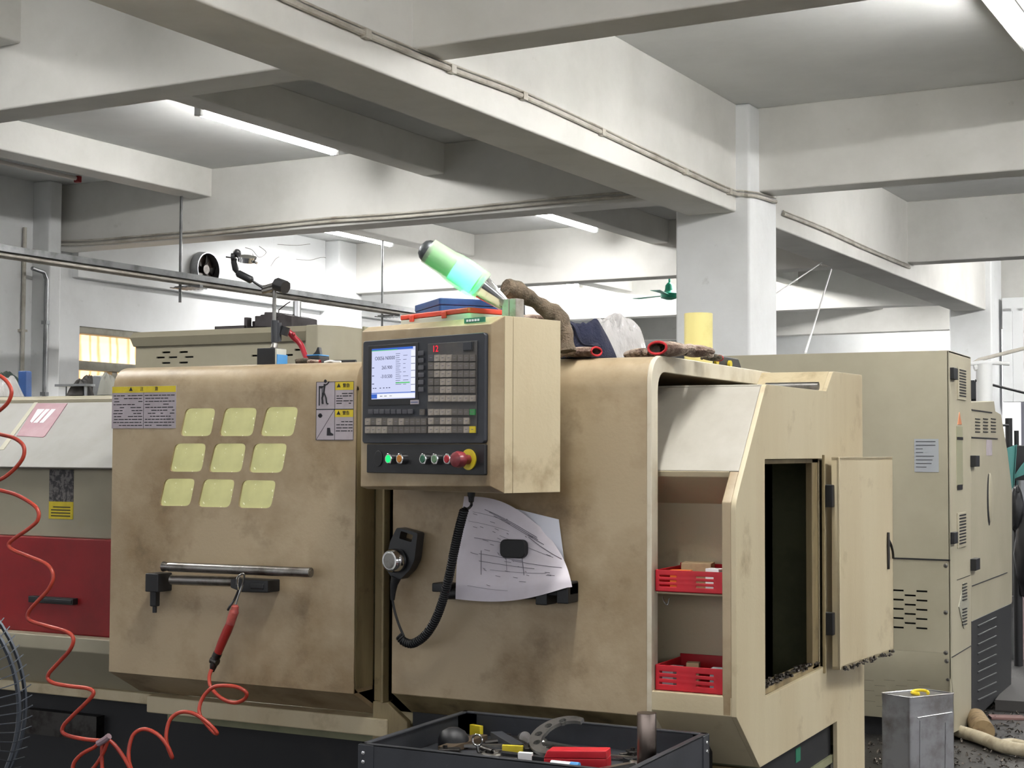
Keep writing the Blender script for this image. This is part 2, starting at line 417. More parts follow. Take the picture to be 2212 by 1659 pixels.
for i, (u, v) in enumerate(((-6.36, 3.2), (-1.31, 2.4), (1.0, 3.6), (1.0, 7.0), (-4.9, 3.3), (3.6, 7.5), (-1.31, 11.6), (-1.31, 15.6), (-6.36, 16.2), (-5, 22.3), (-1.9, 22.3), (1.4, 8.6), (-5.2, 19.4))):  # unseen lamps, some added only to brighten beams and the back wall
    lamp(u, v-.7, v+.7, 3.59 if abs(u+1.31) > .1 else 3.40, label='ceiling lamp '+['beside the hidden left column', 'behind the camera under the rib beam', 'right of the camera', 'added right of the picture near the lathe to brighten the cross beam', 'added overhead left of the camera to brighten the nearest cross beam', 'far right outside the picture', 'hidden above the main beam past the column', 'hidden beyond the second column', 'hidden behind the main beam far left', 'added unseen at the far end left to brighten the back wall', 'added unseen at the far end right to brighten the back wall', 'right of the tall machine outside the picture', 'added unseen between the two farthest cross beams to brighten the last one'][i], bright=2.0 if v > 15 else (.95 if u < -4 and v < 4 else 1.3))

# ---- conduits, cable tray
def U(px, py, u): return ab(px, py, 0, u)
def V(px, py, v): return ab(px, py, 1, v)
pts = [U(x, y, -3.452) for x, y in ((500, -60), (620, 0), (790, 74), (975, 150), (1130, 208), (1300, 286), (1480, 371), (1575, 414))]
pts += [V(1604, 420, 9.238), V(1620, 422, 9.238)] + [U(x, y, -3.352) for x, y in ((1640, 425), (1676, 436))]
mb = MB(BR); mb.tube(spline(pts, 5), .013, 8)
mb.tube(spline([p+Vector((0, 0, .024)) for p in pts], 5), .005, 6)
for i in range(2, len(pts)-4): mb.box(pts[i].x-.02, pts[i].y-.02, pts[i].z-.018, pts[i].x+.016, pts[i].y+.02, pts[i].z+.018)
tag(mb.build('cable_conduit', PVC), 'cream conduit pipe running along the main beam to the white column', 'conduit')
pts = [U(x, y, -3.452) for x, y in ((1692, 462), (1780, 497), (1870, 538), (1965, 578))]
mb = MB(BR); mb.tube(spline(pts, 5), .013, 8); mb.tube(spline([p+Vector((0, 0, .022)) for p in pts], 5), .005, 6)
tag(mb.build('cable_conduit', PVC), 'conduit pipe along the main beam right of the white column', 'conduit')
pts = [V(x, y, 9.412) for x, y in ((80, 520), (120, 527), (200, 526), (330, 515), (440, 506), (570, 493), (700, 480), (850, 470), (1000, 457), (1150, 442), (1300, 429), (1372, 424))]
mb = MB(BR); mb.tube(spline(pts, 5), .012, 8); mb.tube(spline([p+Vector((0, 0, .03)) for p in pts], 5), .008, 8)
tag(mb.build('cable_conduit', PVC), 'pair of thin conduit pipes along the cross beam left of the column', 'conduit')
mb = MB(BR); a = V(101, 560, 9.18)
mb.tube([(a.x, 9.18, 0.1), (a.x, 9.18, 2.86), (a.x, 9.15, 2.92), (a.x, 9.02, 2.94)], .017, 8)
for z in (1.3, 1.9, 2.5): mb.box(a.x-.03, 9.16, z-.015, a.x+.03, 9.2, z+.015)
tag(mb.build('drain_pipe', GALV), 'grey pipe running down the column at the left wall', 'pipe')
mb = MB(BR); a = U(50, 700, -9.72)
mb.tube([(-9.72, a.y, 1), (-9.72, a.y, 3.3)], .016, 8).box(-9.752, a.y-.03, 2.42, -9.7, a.y+.03, 2.44)
tag(mb.build('wall_conduit', PVC), 'cream conduit running down the wall at the left edge', 'conduit')
tr = thing('cable_tray', 'galvanised cable tray with pipes crossing from the left edge to the green light', 'cable tray', BR @ Vector((-8.12, 11, 2.8)), R(-2))
mb = MB(BR); mb.box(-8.22, 5.5, 2.79, -8.02, 16.2, 2.795).box(-8.22, 5.5, 2.795, -8.215, 16.2, 2.835).box(-8.025, 5.5, 2.795, -8.02, 16.2, 2.835)
mb.build('channel', GALV, tr)
mb = MB(BR); mb.tube([(-8.06, 5.5, 2.775), (-8.06, 16.2, 2.775)], .016, 8).tube([(-8.1, 5.5, 2.762), (-8.1, 16.2, 2.762)], .012, 8)
mb.build('pipe', PVC, tr)
for v in (9.3, 12.2, 15.1):
    mb = MB(BR); mb.cyl((-8.2, v, 2.62), (-8.2, v, 3.48), .012, n=8).box(-8.24, v-.02, 2.735, -7.98, v+.02, 2.75)
    for k in range(6): mb.box(-8.22+.04*k, v-.1, 2.726, -8.205+.04*k, v+.1, 2.734)
    mb.build('hanger', GALV, tr)

# ---- exhaust fan in the left wall
c = U(434, 583, -9.69)
fan = thing('exhaust_fan', 'round exhaust fan set in the upper left wall', 'fan', BR @ Vector((-9.68, c.y, c.z-.18)), R(-2))
mb = MB(BR); n_ = 32
prof = [(.0, .185), (.0, .165), (.10, .15), (.11, .15), (.11, .165)]
mb.tube([(-9.69+a, c.y, c.z) for a, _ in ((0, 0), (.10, 0))], [.175, .165], 32, caps=False)
mb.tube([(-9.59, c.y, c.z), (-9.5901, c.y, c.z), (-9.69, c.y, c.z)], [.165, .155, .15], 32, caps=False)
mb.build('housing', GALV, fan)
MB(BR).cyl((-9.679, c.y, c.z), (-9.672, c.y, c.z), .158, n=32).build('back_plate', mat('fan_dark', (62, 56, 52), .6, c2=(100, 84, 74), scale=14), fan)
mb = MB(BR); mb.cyl((-9.672, c.y, c.z), (-9.62, c.y, c.z), .045, n=20)
mb.build('motor', DSTEEL, fan)
for k in range(5):
    a = math.tau*k/5
    mb = MB(BR); d = Vector((0, math.cos(a), math.sin(a))); e = Vector((0, -math.sin(a), math.cos(a)))
    P = [Vector((-9.66, c.y, c.z))+d*.04-e*.012, Vector((-9.66, c.y, c.z))+d*.145-e*.05, Vector((-9.63, c.y, c.z))+d*.15+e*.04, Vector((-9.64, c.y, c.z))+d*.04+e*.012]
    mb.add(P+[p+Vector((.003, 0, 0)) for p in P], [(0,1,2,3),(7,6,5,4),(0,4,5,1),(1,5,6,2),(2,6,7,3),(3,7,4,0)]).build('blade', DSTEEL, fan)
# stains (cracked whitewash) right of the fan
mb = MB(BR)
for path in (((560,532),(575,545),(560,556),(545,540),(530,535)), ((640,560),(670,562),(700,556),(730,570),(742,582),(750,574),(738,560),(722,556)), ((585,575),(595,560),(603,555)), ((600,528),(640,530),(670,527)), ((545,548),(550,556))):
    mb.tube(spline([U(x, y, -9.678) for x, y in path], 4), .003, 4)
tag(mb.build('wall_crack', CRACK), 'grimy cracks on the whitewash right of the exhaust fan', 'crack')
# ---- green ceiling fan far behind
c = ab(1446, 636, 1, 15.4)
cf = thing('ceiling_fan', 'green ceiling fan seen far behind, left of the white column', 'fan', BR @ c, R(-2))
MB(BR).cyl((c.x, c.y, c.z+.05), (c.x, c.y, 3.71), .012, n=8).build('rod', GREENP, cf)
MB(BR).lathe([(0, .03), (.02, .095), (.07, .1), (.09, .06), (.11, .05), (.16, .045), (.19, .02)], (c.x, c.y, c.z-.06), (c.x, c.y, c.z+.2)).build('motor', GREENP, cf)
for k in range(3):
    a = math.tau*k/3+2.75
    d = Vector((math.cos(a), math.sin(a), 0)); e = Vector((-math.sin(a), math.cos(a), 0))
    P = [c+d*.08-e*.02, c+d*.55-e*.06, c+d*.55+e*.05, c+d*.08+e*.02]
    P = [p+Vector((0, 0, -.01)) for p in P]
    MB(BR).add(P+[p+Vector((0, 0, .004)) for p in P], [(0,1,2,3),(7,6,5,4),(0,4,5,1),(1,5,6,2),(2,6,7,3),(3,7,4,0)]).build('blade', GREENP, cf)
# ---- strings from the main beam
P1 = U(1796, 582, -3.6); P2 = at(1740, 762, 1, 7.9); P2 = BI @ P2
mb = MB(BR); mb.tube([P1, P2], .006, 5)
tag(mb.build('hanging_string', WHITE), 'white string hanging from the main beam to the tall cream machine', 'string')
mb = MB(BR); mb.tube([U(1774, 572, -3.6), ab(1776, 567, 2, 3.0), ab(1676, 634, 1, 9.785)], .005, 5)
tag(mb.build('hanging_string', WHITE), 'thin slanting string right of the white column', 'string')

# ================================================================ the lathe
Y0 = 3.27
lathe = thing('cnc_lathe', 'big dirty cream CNC lathe with nine lit window panes and open side hatch', 'lathe', (-2.0, 3.85, 0))
def part(mb, name, mt, parent=lathe, **k): return mb.build(name, mt, parent, **k)
def cowl_profile(y0, z0, y1, z1, r, t, ri):     # inverted L, (y, z)
    return roundpoly([(y0, z0), (y0, z1), (y1, z1), (y1, z1-t), (y0+t, z1-t), (y0+t, z0)], [0, r, 0, 0, ri, 0], 6)
# --- main body seen behind and under the doors
mb = MB()
mb.box(-3.95, 3.62, .12, -1.5, 4.4, .70)
part(mb, 'base', BASEB, bevel=.01)
mb = MB()
zs = at(600, 1569, 1, 3.345).z; zs1 = at(320, 1503, 1, 3.345).z; xs0 = at(316, 1520, 1, 3.345).x; xs1 = at(836, 1570, 1, 3.345).x
mb.plate([(3.40, zs1-.03), (3.40, zs1), (3.345, zs1), (3.345, zs), (3.62, zs), (3.62, zs1-.03)], [], 'x', xs0, xs1)
part(mb, 'skirt', CREAM_S, bevel=.004)
mb = MB(); zs2 = at(180, 1508, 1, 3.52).z; mb.box(-4.15, 3.52, zs2, -2.7, 3.62, at(180, 1485, 1, 3.52).z)
part(mb, 'skirt', CREAM_S, bevel=.004)
mb = MB(); mb.box(-1.99, 3.36, .10, -1.2, 3.4, .78); part(mb, 'base_front', BASEB)
# --- sliding door with nine windows
dz0, dz1 = .829, 1.678
door = MB()
holes = []
pane_px = [[((401,882),(466,882),(455,942),(388,942)), ((486,881),(556,881),(545,942),(472,942)), ((576,879),(645,879),(633,942),(560,942))],
           [((378,958),(446,958),(435,1019),(365,1019)), ((464,958),(532,958),(521,1020),(449,1020)), ((549,958),(621,958),(609,1021),(536,1021))],
           [((356,1034),(422,1034),(410,1093),(343,1093)), ((440,1035),(508,1036),(496,1096),(426,1095)), ((524,1037),(597,1038),(585,1098),(513,1097))]]
def xz(p): q = at(p[0], p[1], 1, Y0); return (q.x, q.z)
for row in pane_px:
    for q in row:
        holes.append(roundpoly([xz(p) for p in q], .016, 4))
L0, L1 = -2.918, -2.112
door.plate([(L0, dz0), (L1, dz0), (L1, 1.600), (L0, 1.600)], holes, 'y', Y0, Y0+.012)
prof = roundpoly([(Y0, 1.600), (Y0, dz1), (Y0+.22, dz1), (Y0+.22, dz1-.012), (Y0+.012, dz1-.012), (Y0+.012, 1.600)], [0, .074, 0, 0, .062, 0], 8)
door.prism(prof, 'x', L0, L1, True)
door.box(L0, Y0+.004, dz0, L0+.012, Y0+.09, 1.61).box(L1-.012, Y0+.004, dz0, L1, Y0+.09, 1.61)
sp = roundpoly([(Y0+.006, 1.60), (Y0+.006, dz1-.006), (Y0+.2, dz1-.006), (Y0+.2, 1.60)], [0, .07, 0, 0], 8)
door.prism(sp, 'x', L0+.001, L0+.012).prism(sp, 'x', L1-.012, L1-.001)
door.plate([(Y0, dz0), (Y0+.13, .758), (Y0+.14, .766), (Y0+.012, dz0+.006)], [], 'x', L0, L1)
sd = part(door, 'sliding_door', CREAM, bevel=.003)
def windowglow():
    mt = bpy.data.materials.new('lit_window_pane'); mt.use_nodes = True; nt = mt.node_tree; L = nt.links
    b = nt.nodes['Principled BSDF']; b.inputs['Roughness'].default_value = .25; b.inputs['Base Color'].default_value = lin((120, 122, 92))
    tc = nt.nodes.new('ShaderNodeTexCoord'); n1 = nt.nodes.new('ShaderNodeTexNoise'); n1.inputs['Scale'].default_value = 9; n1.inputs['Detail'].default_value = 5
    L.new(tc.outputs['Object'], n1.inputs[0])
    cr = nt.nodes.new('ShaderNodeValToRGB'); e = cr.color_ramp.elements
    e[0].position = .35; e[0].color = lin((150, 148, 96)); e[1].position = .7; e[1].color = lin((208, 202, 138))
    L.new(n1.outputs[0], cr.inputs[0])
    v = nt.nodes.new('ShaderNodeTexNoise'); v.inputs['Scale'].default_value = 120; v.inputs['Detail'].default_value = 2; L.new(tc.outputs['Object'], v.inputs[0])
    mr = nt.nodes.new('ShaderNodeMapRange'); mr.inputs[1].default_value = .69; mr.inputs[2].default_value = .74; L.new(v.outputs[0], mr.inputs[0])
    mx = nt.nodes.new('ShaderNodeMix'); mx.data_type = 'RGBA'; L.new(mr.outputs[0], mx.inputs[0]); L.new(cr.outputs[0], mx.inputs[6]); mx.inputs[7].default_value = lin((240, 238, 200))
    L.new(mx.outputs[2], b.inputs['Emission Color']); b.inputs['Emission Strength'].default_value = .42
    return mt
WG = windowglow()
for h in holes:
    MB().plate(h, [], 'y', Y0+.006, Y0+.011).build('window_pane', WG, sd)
de = MB(); de.box(L1+.0002, Y0+.006, dz0+.01, L1+.0015, Y0+.089, 1.60); de.build('door_edge', CREAM_D, sd)
# door handle: bracket, two rods and block
def YP(px, py, off): return at(px, py, 1, Y0-off)
mb = MB(); a = YP(345, 1243, .0); b = YP(372, 1272, .0)
mb.box(a.x, Y0-.06, b.z-.005, b.x, Y0, a.z+.01).box(a.x+.008, Y0-.05, b.z-.045, a.x+.028, Y0-.03, b.z)
mb.cyl((a.x+.018, Y0-.04, b.z-.062), (a.x+.018, Y0-.04, b.z-.04), .006)
a2 = YP(525, 1250, 0); b2 = YP(605, 1277, 0)
h = mb.build('door_handle', BLACKP, sd, bevel=.003)
mb = MB(); mb.plate([(a2.x, a2.z+.004), (b2.x, a2.z+.004), (b2.x, b2.z), (a2.x+.035, b2.z-.002), (a2.x, b2.z+.008)], [], 'y', Y0-.055, Y0)
mb.box(b2.x-.055, Y0-.058, b2.z+.008, b2.x-.012, Y0-.05, a2.z-.004)
mb.build('handle_block', BLACKP, sd, bevel=.003)
a = YP(372, 1252, .03); b = YP(530, 1258, .03)
MB().cyl((a.x, Y0-.032, a.z), (a2.x+.01, Y0-.032, b.z+.001), .0135, n=20).build('grip_bar', STEEL, sd)
a = YP(350, 1224, .05); b = YP(669, 1237, .05)
rod = MB(); rod.lathe([(0, .002), (.012, .014), (.03, .009), (.031, .0125), (.49, .0125), (.491, .008), (.488, .008)], (a.x-.01, Y0-.046, a.z), (b.x, Y0-.046, b.z-.0), 20)
rod.build('loose_rod', STEEL, None); ro = bpy.data.objects['loose_rod']; ro.name = 'steel_rod'
tag(ro, 'long steel rod lying on the door handle bar', 'rod')
# warning labels on the door
def lab(px0, py0, px1, py1, off=.0012):
    a = YP(px0, py0, 0); b = YP(px1, py1, 0); return a.x, b.x, b.z, a.z
def text_lines(mb, x0, x1, z0, z1, nl, y, r, dens=.8):
    for i in range(nl):
        z = z1-(z1-z0)*(i+.5)/nl; x = x0+(.012 if i % 3 else 0)*(x1-x0)*2
        while x < x1-.004:
            L_ = r.uniform(.006, .02); e = min(x+L_, x1)
            if r.random() < dens: mb.box(x, y-.0003, z-.0012, e, y, z+.0012)
            x = e+.0025
x0, x1, z0, z1 = lab(243, 835, 380, 925); zt = z1-.13*(z1-z0)*1.2
mb = MB(); mb.box(x0, Y0-.0012, z0, x1, Y0, z1)
mb.mi = 1; mb.box(x0+.001, Y0-.0016, zt, x1-.001, Y0-.0012, z1-.001)
mb.mi = 2; r = random.Random(3)
text_lines(mb, x0+.006, (x0+x1)/2-.004, z0+.004, zt-.004, 11, Y0-.0012, r)
text_lines(mb, (x0+x1)/2+.004, x1-.005, z0+.004, zt-.004, 11, Y0-.0012, r)
mb.box((x0+x1)/2-.0005, Y0-.0014, z0, (x0+x1)/2+.0005, Y0-.0012, zt)
TM = lambda x, z, y=Y0-.0018: Matrix.Translation((x, y, z)) @ Matrix.Rotation(R(90), 4, 'X')
mb.text('\u25b2', .014, TM(x0+.3*(x1-x0), (zt+z1)/2)); mb.text('\u6ce8', .012, TM(x0+.47*(x1-x0), (zt+z1)/2)); mb.text('\u610f', .012, TM(x0+.70*(x1-x0), (zt+z1)/2))
lb = mb.build('warning_label', [LABEL, YEL, INK], sd); lb['label'] = 'wide label with a yellow header and two columns of print'
x0, x1, z0, z1 = lab(684, 825, 764, 951); zm = (z0+z1)/2+.004; xm = (x0+x1)/2
mb = MB(); mb.box(x0, Y0-.0012, z0, x1, Y0, z1)
mb.mi = 2
for zz0, zz1 in ((zm, z1), (z0, zm)):
    for q in ((x0, zz0, x1, zz0+.0012), (x0, zz1-.0012, x1, zz1), (x0, zz0, x0+.0012, zz1), (x1-.0012, zz0, x1, zz1), (xm-.0006, zz0, xm+.0006, zz1)):
        mb.box(q[0], Y0-.0015, q[1], q[2], Y0-.0012, q[3])
mb.mi = 1
mb.box(xm+.001, Y0-.0016, z1-.022, x1-.0013, Y0-.0012, z1-.0013); mb.box(xm+.001, Y0-.0016, zm-.02, x1-.0013, Y0-.0012, zm-.001)
mb.mi = 2
for z in (z1-.011, zm-.01):
    mb.text('\u25b2', .013, TM(xm+.012, z)); mb.text('\u8b66\u544a', .011, TM(xm+.035, z))
text_lines(mb, xm+.004, x1-.003, zm+.012, z1-.028, 5, Y0-.0012, r)
text_lines(mb, xm+.004, x1-.003, z0+.02, zm-.028, 4, Y0-.0012, r)
# little figure squeezed by a door
fx = x0+.008
mb.box(fx, Y0-.0016, zm+.01, fx+.0035, Y0-.0012, z1-.012).box(fx, Y0-.0016, z1-.014, fx+.012, Y0-.0012, z1-.011).box(fx+.009, Y0-.0016, zm+.016, fx+.0115, Y0-.0012, z1-.014)
def fig(pts, r_=.0016): mb.tube([Vector((x0+a, Y0-.0016, zm+b)) for a, b in pts], r_, 5)
mb.cyl((x0+.028, Y0-.0016, zm+.073), (x0+.028, Y0-.0011, zm+.073), .0045, n=12)
fig(((.026, .066), (.024, .045), (.019, .03), (.021, .014)), .0026); fig(((.024, .045), (.031, .03), (.033, .016), (.038, .014)), .002)
fig(((.026, .062), (.035, .066), (.040, .072)), .0015); fig(((.026, .062), (.017, .056), (.010, .056)), .0015)
mb.tube([(x0+.001, Y0-.0014, z0+.001), (xm-.001, Y0-.0014, zm-.001)], .0006, 4)
mb.cyl((x0+.013, Y0-.0016, zm-.016), (x0+.013, Y0-.0011, zm-.016), .006, n=12); mb.box(x0+.006, Y0-.0016, zm-.0175, x0+.02, Y0-.0012, zm-.0155)
mb.plate([(xm-.024, z0+.012), (xm-.004, z0+.012), (xm-.004, z0+.016), (xm-.012, z0+.02), (xm-.014, z0+.032), (xm-.023, z0+.032)], [], 'y', Y0-.0016, Y0-.0012)
lb = mb.build('warning_label', [LABEL, YEL, INK], sd); lb['label'] = 'narrow label with pictograms of a figure and a boot'

# --- frame strips right of the door and the dark chamber
mb = MB(); mb.box(-2.105, Y0+.085, .80, -2.062, Y0+.11, 1.66).box(-2.07, Y0+.06, .80, -2.062, Y0+.11, 1.66)
mb.plate([(-2.105, .80), (-2.062, .80), (-2.0, .755), (-2.0, .70), (-2.105, .70)], [], 'y', Y0+.08, Y0+.1)
part(mb, 'door_frame', CREAM_D, bevel=.003)
mb = MB(); mb.box(-2.9, 4.22, .7, -1.5, 4.25, 1.64).box(-2.9, 3.5, .66, -1.5, 4.25, .7).box(-1.64, 3.4, .7, -1.6, 4.25, 1.64)
part(mb, 'chamber_lining', INNER)
mb = MB(); mb.box(-2.1, 3.75, 1.25, -1.7, 3.95, 1.29).box(-2.1, 3.7, 1.16, -1.7, 3.9, 1.2).cyl((-2.1, 3.7, 1.31), (-1.7, 3.7, 1.31), .03)
part(mb, 'guide_rails', STEEL, bevel=.004)
mb = MB(); mb.box(-2.1, 3.8, .72, -1.7, 4.1, 1.05); part(mb, 'carriage', BLACKP, bevel=.01)

# --- right front cowl
mb = MB()
pr = cowl_profile(Y0, .838, 4.30, 1.672, .075, .034, .055)
mb.prism(pr, 'x', -2.0, -1.312, True)
part(mb, 'front_cowl', CREAM, bevel=.0025)
mb = MB(); mb.plate([(Y0+.002, .838), (Y0+.10, .775), (Y0+.1, .79), (Y0+.02, .845)], [], 'x', -1.998, -1.314); part(mb, 'cowl_underlip', CREAM_D, bevel=.002)
# bright end flange
mb = MB(); mb.prism(roundpoly([(Y0-.002, .838), (Y0-.002, 1.674), (4.30, 1.674), (4.30, 1.635), (Y0+.038, 1.635), (Y0+.038, .91), (Y0+.1, .84), (Y0+.12, .77), (Y0+.02, .77)], [0, .076, 0, 0, .05, 0, .03, 0, 0], 7), 'x', -1.3125, -1.300, True)
part(mb, 'cowl_end_flange', mat('flange_paint', (206,198,178), .4, c2=(180,168,142), scale=9), bevel=.002)
# roof under items, left of the cowl and behind the door
mb = MB(); mb.box(-2.9, 3.47, 1.655, -1.98, 4.3, 1.668); part(mb, 'roof', CREAM, bevel=.003)
mb = MB(); mb.box(-2.9, 4.26, .1, -1.32, 4.30, 1.66); part(mb, 'back_panel', CREAM_D)
# right front handle with black end blocks
mb = MB(); a = YP(975, 1275, 0); b = YP(1250, 1302, 0)
mb.box(a.x-.03, Y0-.045, b.z+.012, a.x+.02, Y0, a.z+.02)
mb.plate([(b.x-.085, b.z+.016), (b.x, b.z+.02), (b.x, b.z+.05), (b.x-.085, b.z+.05)], [], 'y', Y0-.05, Y0)
mb.box(b.x-.03, Y0-.06, b.z+.002, b.x, Y0-.001, b.z+.052).box(b.x-.085, Y0-.06, b.z-.004, b.x-.055, Y0-.001, b.z+.045)
mb.cyl((a.x, Y0-.03, a.z-.006), (b.x-.06, Y0-.03, b.z+.022), .014)
part(mb, 'door_handle', BLACKP, bevel=.003)

# --- end cabinet (hexagonal side)
XE = -1.097
side = [(3.27, .854), (3.268, 1.334), (3.494, 1.609), (4.03, 1.612), (4.10, 1.669), (4.425, 1.674), (4.43, .0), (4.125, .0), (4.125, .712), (3.44, .712)]
SR = [.0, .02, .012, 0, .01, .01, 0, 0, 0, 0]
side = roundpoly(side, SR, 3)
hole = roundpoly([(3.482, .868), (3.482, 1.43), (3.985, 1.43), (3.985, .874)], .004, 2)
mb = MB(); mb.plate(side, [hole], 'x', XE-.012, XE)
part(mb, 'side_panel', CREAM_S, bevel=.003)
# lip around the opening
mb = MB()
mb.box(XE-.03, 3.93, .875, XE-.012, 3.985, 1.43)
mb.box(XE-.05, 3.482, .868, XE-.012, 3.985, .885)
mb.box(XE-.03, 3.482, 1.418, XE-.012, 3.985, 1.43)
mb.box(XE-.01, 3.985, .86, XE+.006, 3.993, 1.44)
part(mb, 'opening_lip', CREAM_D, bevel=.002)
mb = MB(); mb.box(-1.60, 3.463, .60, -1.11, 3.475, 1.555).box(-1.60, 4.26, .60, -1.11, 4.40, 1.60).box(-1.60, 3.46, .6, -1.11, 4.40, .62).box(-1.62, 3.46, .6, -1.60, 4.4, 1.6)
mb.box(-1.599, 3.9, 1.30, -1.58, 4.25, 1.36).box(-1.599, 3.9, 1.26, -1.59, 4.25, 1.268)
mb.cyl((-1.16, 4.262, 1.34), (-1.16, 4.25, 1.34), .012).cyl((-1.16, 4.262, 1.0), (-1.16, 4.25, 1.0), .012)
part(mb, 'hatch_interior', INNER)
mb = MB(); r = random.Random(5)
for i in range(90):
    y = r.uniform(3.5, 3.98); mb.ball((XE-.02+r.uniform(-.02, .012), y, .886+r.uniform(0, .006)), (r.uniform(.003, .009), r.uniform(.004, .012), r.uniform(.002, .005)), 3, .4, i)
c_ = part(mb, 'swarf', CHIP); c_['kind'] = 'stuff'
# slanted upper front, tops, stile, sills of the recess
def lerp(a, b, t): return (a[0]+(b[0]-a[0])*t, a[1]+(b[1]-a[1])*t)
A_, B_ = (3.268, 1.334), (3.494, 1.609); C_ = lerp(A_, B_, .25)
nrm = Vector((A_[1]-B_[1], B_[0]-A_[0])).normalized()*-.01
mb = MB(); mb.plate([C_, B_, (B_[0]+.006, B_[1]-.010), (C_[0]+.014, C_[1]-.006)], [], 'x', -1.62, XE-.012)
mb.box(-1.62, 3.49, 1.597, XE-.012, 4.03, 1.609)
part(mb, 'slanted_front', CREAM_W, bevel=.003)
mb = MB(); mb.plate([(4.03, 1.600), (4.03, 1.612), (4.10, 1.669), (4.425, 1.674), (4.425, 1.662), (4.105, 1.657)], [], 'x', -1.60, XE-.012)
part(mb, 'roof_cap', CREAM_S, bevel=.002)
mb = MB(); mb.plate([C_, (3.47, 1.325), (3.47, 1.315), (C_[0]+.004, C_[1]-.014)], [], 'x', -1.45, XE-.034)
mb.box(-1.45, 3.455, .88, XE-.034, 3.462, 1.33)
mb.box(-1.312, 3.27, .854, XE-.012, 3.455, .898)
mb.plate([(3.272, .854), (3.44, .712), (3.45, .712), (3.29, .86)], [], 'x', -1.312, XE-.012)
kp = MB(); kp.box(-1.312, 3.441, 0, XE-.012, 3.46, .705); part(kp, 'kick_panel', CREAM_D)
mb.box(-1.325, 3.3, 1.118, XE-.034, 3.455, 1.124)
part(mb, 'recess_lining', CREAM_S, bevel=.002)
mb = MB(); mb.prism([(3.27, .854), (3.268, 1.334), C_, (C_[0]+.03, C_[1]-.01), (3.30, 1.334), (3.30, .854)], 'x', XE-.034, XE-.0115)
mb.box(XE-.036, 3.28, .9, XE-.03, 3.46, 1.33)
part(mb, 'front_stile', CREAM, bevel=.004)
mb = MB(); mb.box(XE-.05, 3.48, .0, XE-.02, 4.13, .705); mb.mi = 1
g = at(1725, 1630, 0, XE-.018); mb.box(XE-.02, g.y-.02, g.z-.018, XE-.0185, g.y+.02, g.z+.018)
part(mb, 'lower_side_panel', [BASEB, GREENL])
# metal rod on the ledge
a = at(1662, 815, 1, 3.98); b = at(1787, 811, 1, 3.98)
ro = MB(); a = at(1655, 817, 1, 4.0); b = at(1788, 813, 1, 4.0); ro.cyl((a.x, 4.0, 1.625), (-1.11, 4.0, 1.625), .011)
tag(ro.build('steel_rod', STEEL), 'short steel rod on the roof ledge of the end cabinet', 'rod')
# open hatch door
A2 = Vector((-1.066, 4.012, 0)); B2 = Vector((-1.026, 4.455, 0))
dd = (B2-A2).normalized(); nn = Vector((dd.y, -dd.x, 0))
LM = Matrix(((dd.x, nn.x, 0, A2.x), (dd.y, nn.y, 0, A2.y), (0, 0, 1, 0), (0, 0, 0, 1)))
mb = MB(LM); mb.box(0, 0, .868, .455, .006, 1.434).box(0, -.014, .868, .010, .006, 1.434).box(.445, -.014, .868, .455, .006, 1.434).box(0, -.014, .868, .455, .006, .878).box(0, -.014, 1.424, .455, .006, 1.434)
mb.box(.0, .006, .868, .008, .009, 1.434)
hd = part(mb, 'hatch_door', CREAM_S, bevel=.002)
mb = MB(LM); mb.tube(spline([(.402, .010, 1.195), (.41, .014, 1.18), (.422, .015, 1.16), (.436, .012, 1.14)], 5), .004, 6)
mb.tube([(.404, .008, 1.215), (.400, .010, 1.19), (.403, .008, 1.11)], .005, 6)
mb.build('latch', DSTEEL, hd)
mb = MB(LM); r = random.Random(9)
for i in range(60): mb.ball((r.uniform(.02, .44), r.uniform(.006, .014), .869+r.uniform(-.006, .004)), (r.uniform(.003, .009), .004, r.uniform(.002, .006)), 3, .4, i)
c_ = mb.build('swarf', CHIP, hd); c_['kind'] = 'stuff'
for z in (1.30, .96):
    mb = MB(); mb.box(-1.097, 3.995, z, -1.072, 4.018, z+.06); part(mb, 'hinge', BLACKP, bevel=.002)

# --- left end: slanted hood, red hatch
XL0, XL1 = -4.15, L0+.02
yh = 3.47
def YQ(px, py, y): return at(px, py, 1, y)
za = YQ(120, 1010, yh).z; zt = 1.565; yt = 3.72
q_top = at(238, 868, 1, yt); zt = q_top.z
mb = MB(); mb.plate([(yh, za), (yt, zt), (yt+.02, zt), (yt+.02, za+.0), (yh+.01, za-.004)], [], 'x', XL0, XL1); hood = part(mb, 'slanted_hood', HOODW, bevel=.004)
# seam strip along the hood
def onhood(px, py):
    n_ = Vector((0, -(zt-za), (yt-yh))).normalized(); return hit(px, py, (0, yh, za), n_)
nh = Vector((0, -(zt-za), (yt-yh))).normalized()*.0012
def hoodquad(mb, pts, k=1): 
    P = [onhood(*p)+nh*k for p in pts]; mb.add(P+[p-nh*k*1.0 for p in P], [tuple(range(len(P))), tuple(reversed(range(len(P), 2*len(P))))]+[(i, (i+1) % len(P), len(P)+(i+1) % len(P), len(P)+i) for i in range(len(P))])
mb = MB(); hoodquad(mb, [(75, 869), (83, 869), (8, 972), (-3, 972)]); mb.build('seam_strip', CREAM_C, hood)
mb = MB(); hoodquad(mb, [(80, 872), (146, 872), (98, 942), (93, 945), (36, 942)], 1.2); mb.mi = 1
hoodquad(mb, [(82, 885), (97, 885), (69, 914), (66, 911)], 1.9); hoodquad(mb, [(100, 885), (108, 885), (81, 914), (73, 914)], 1.9); hoodquad(mb, [(112, 885), (121, 885), (94, 914), (86, 914)], 1.9)
mb.build('maker_badge', [MAUVE, WHITE], hood)['label'] = 'mauve badge with white slanted stripes'
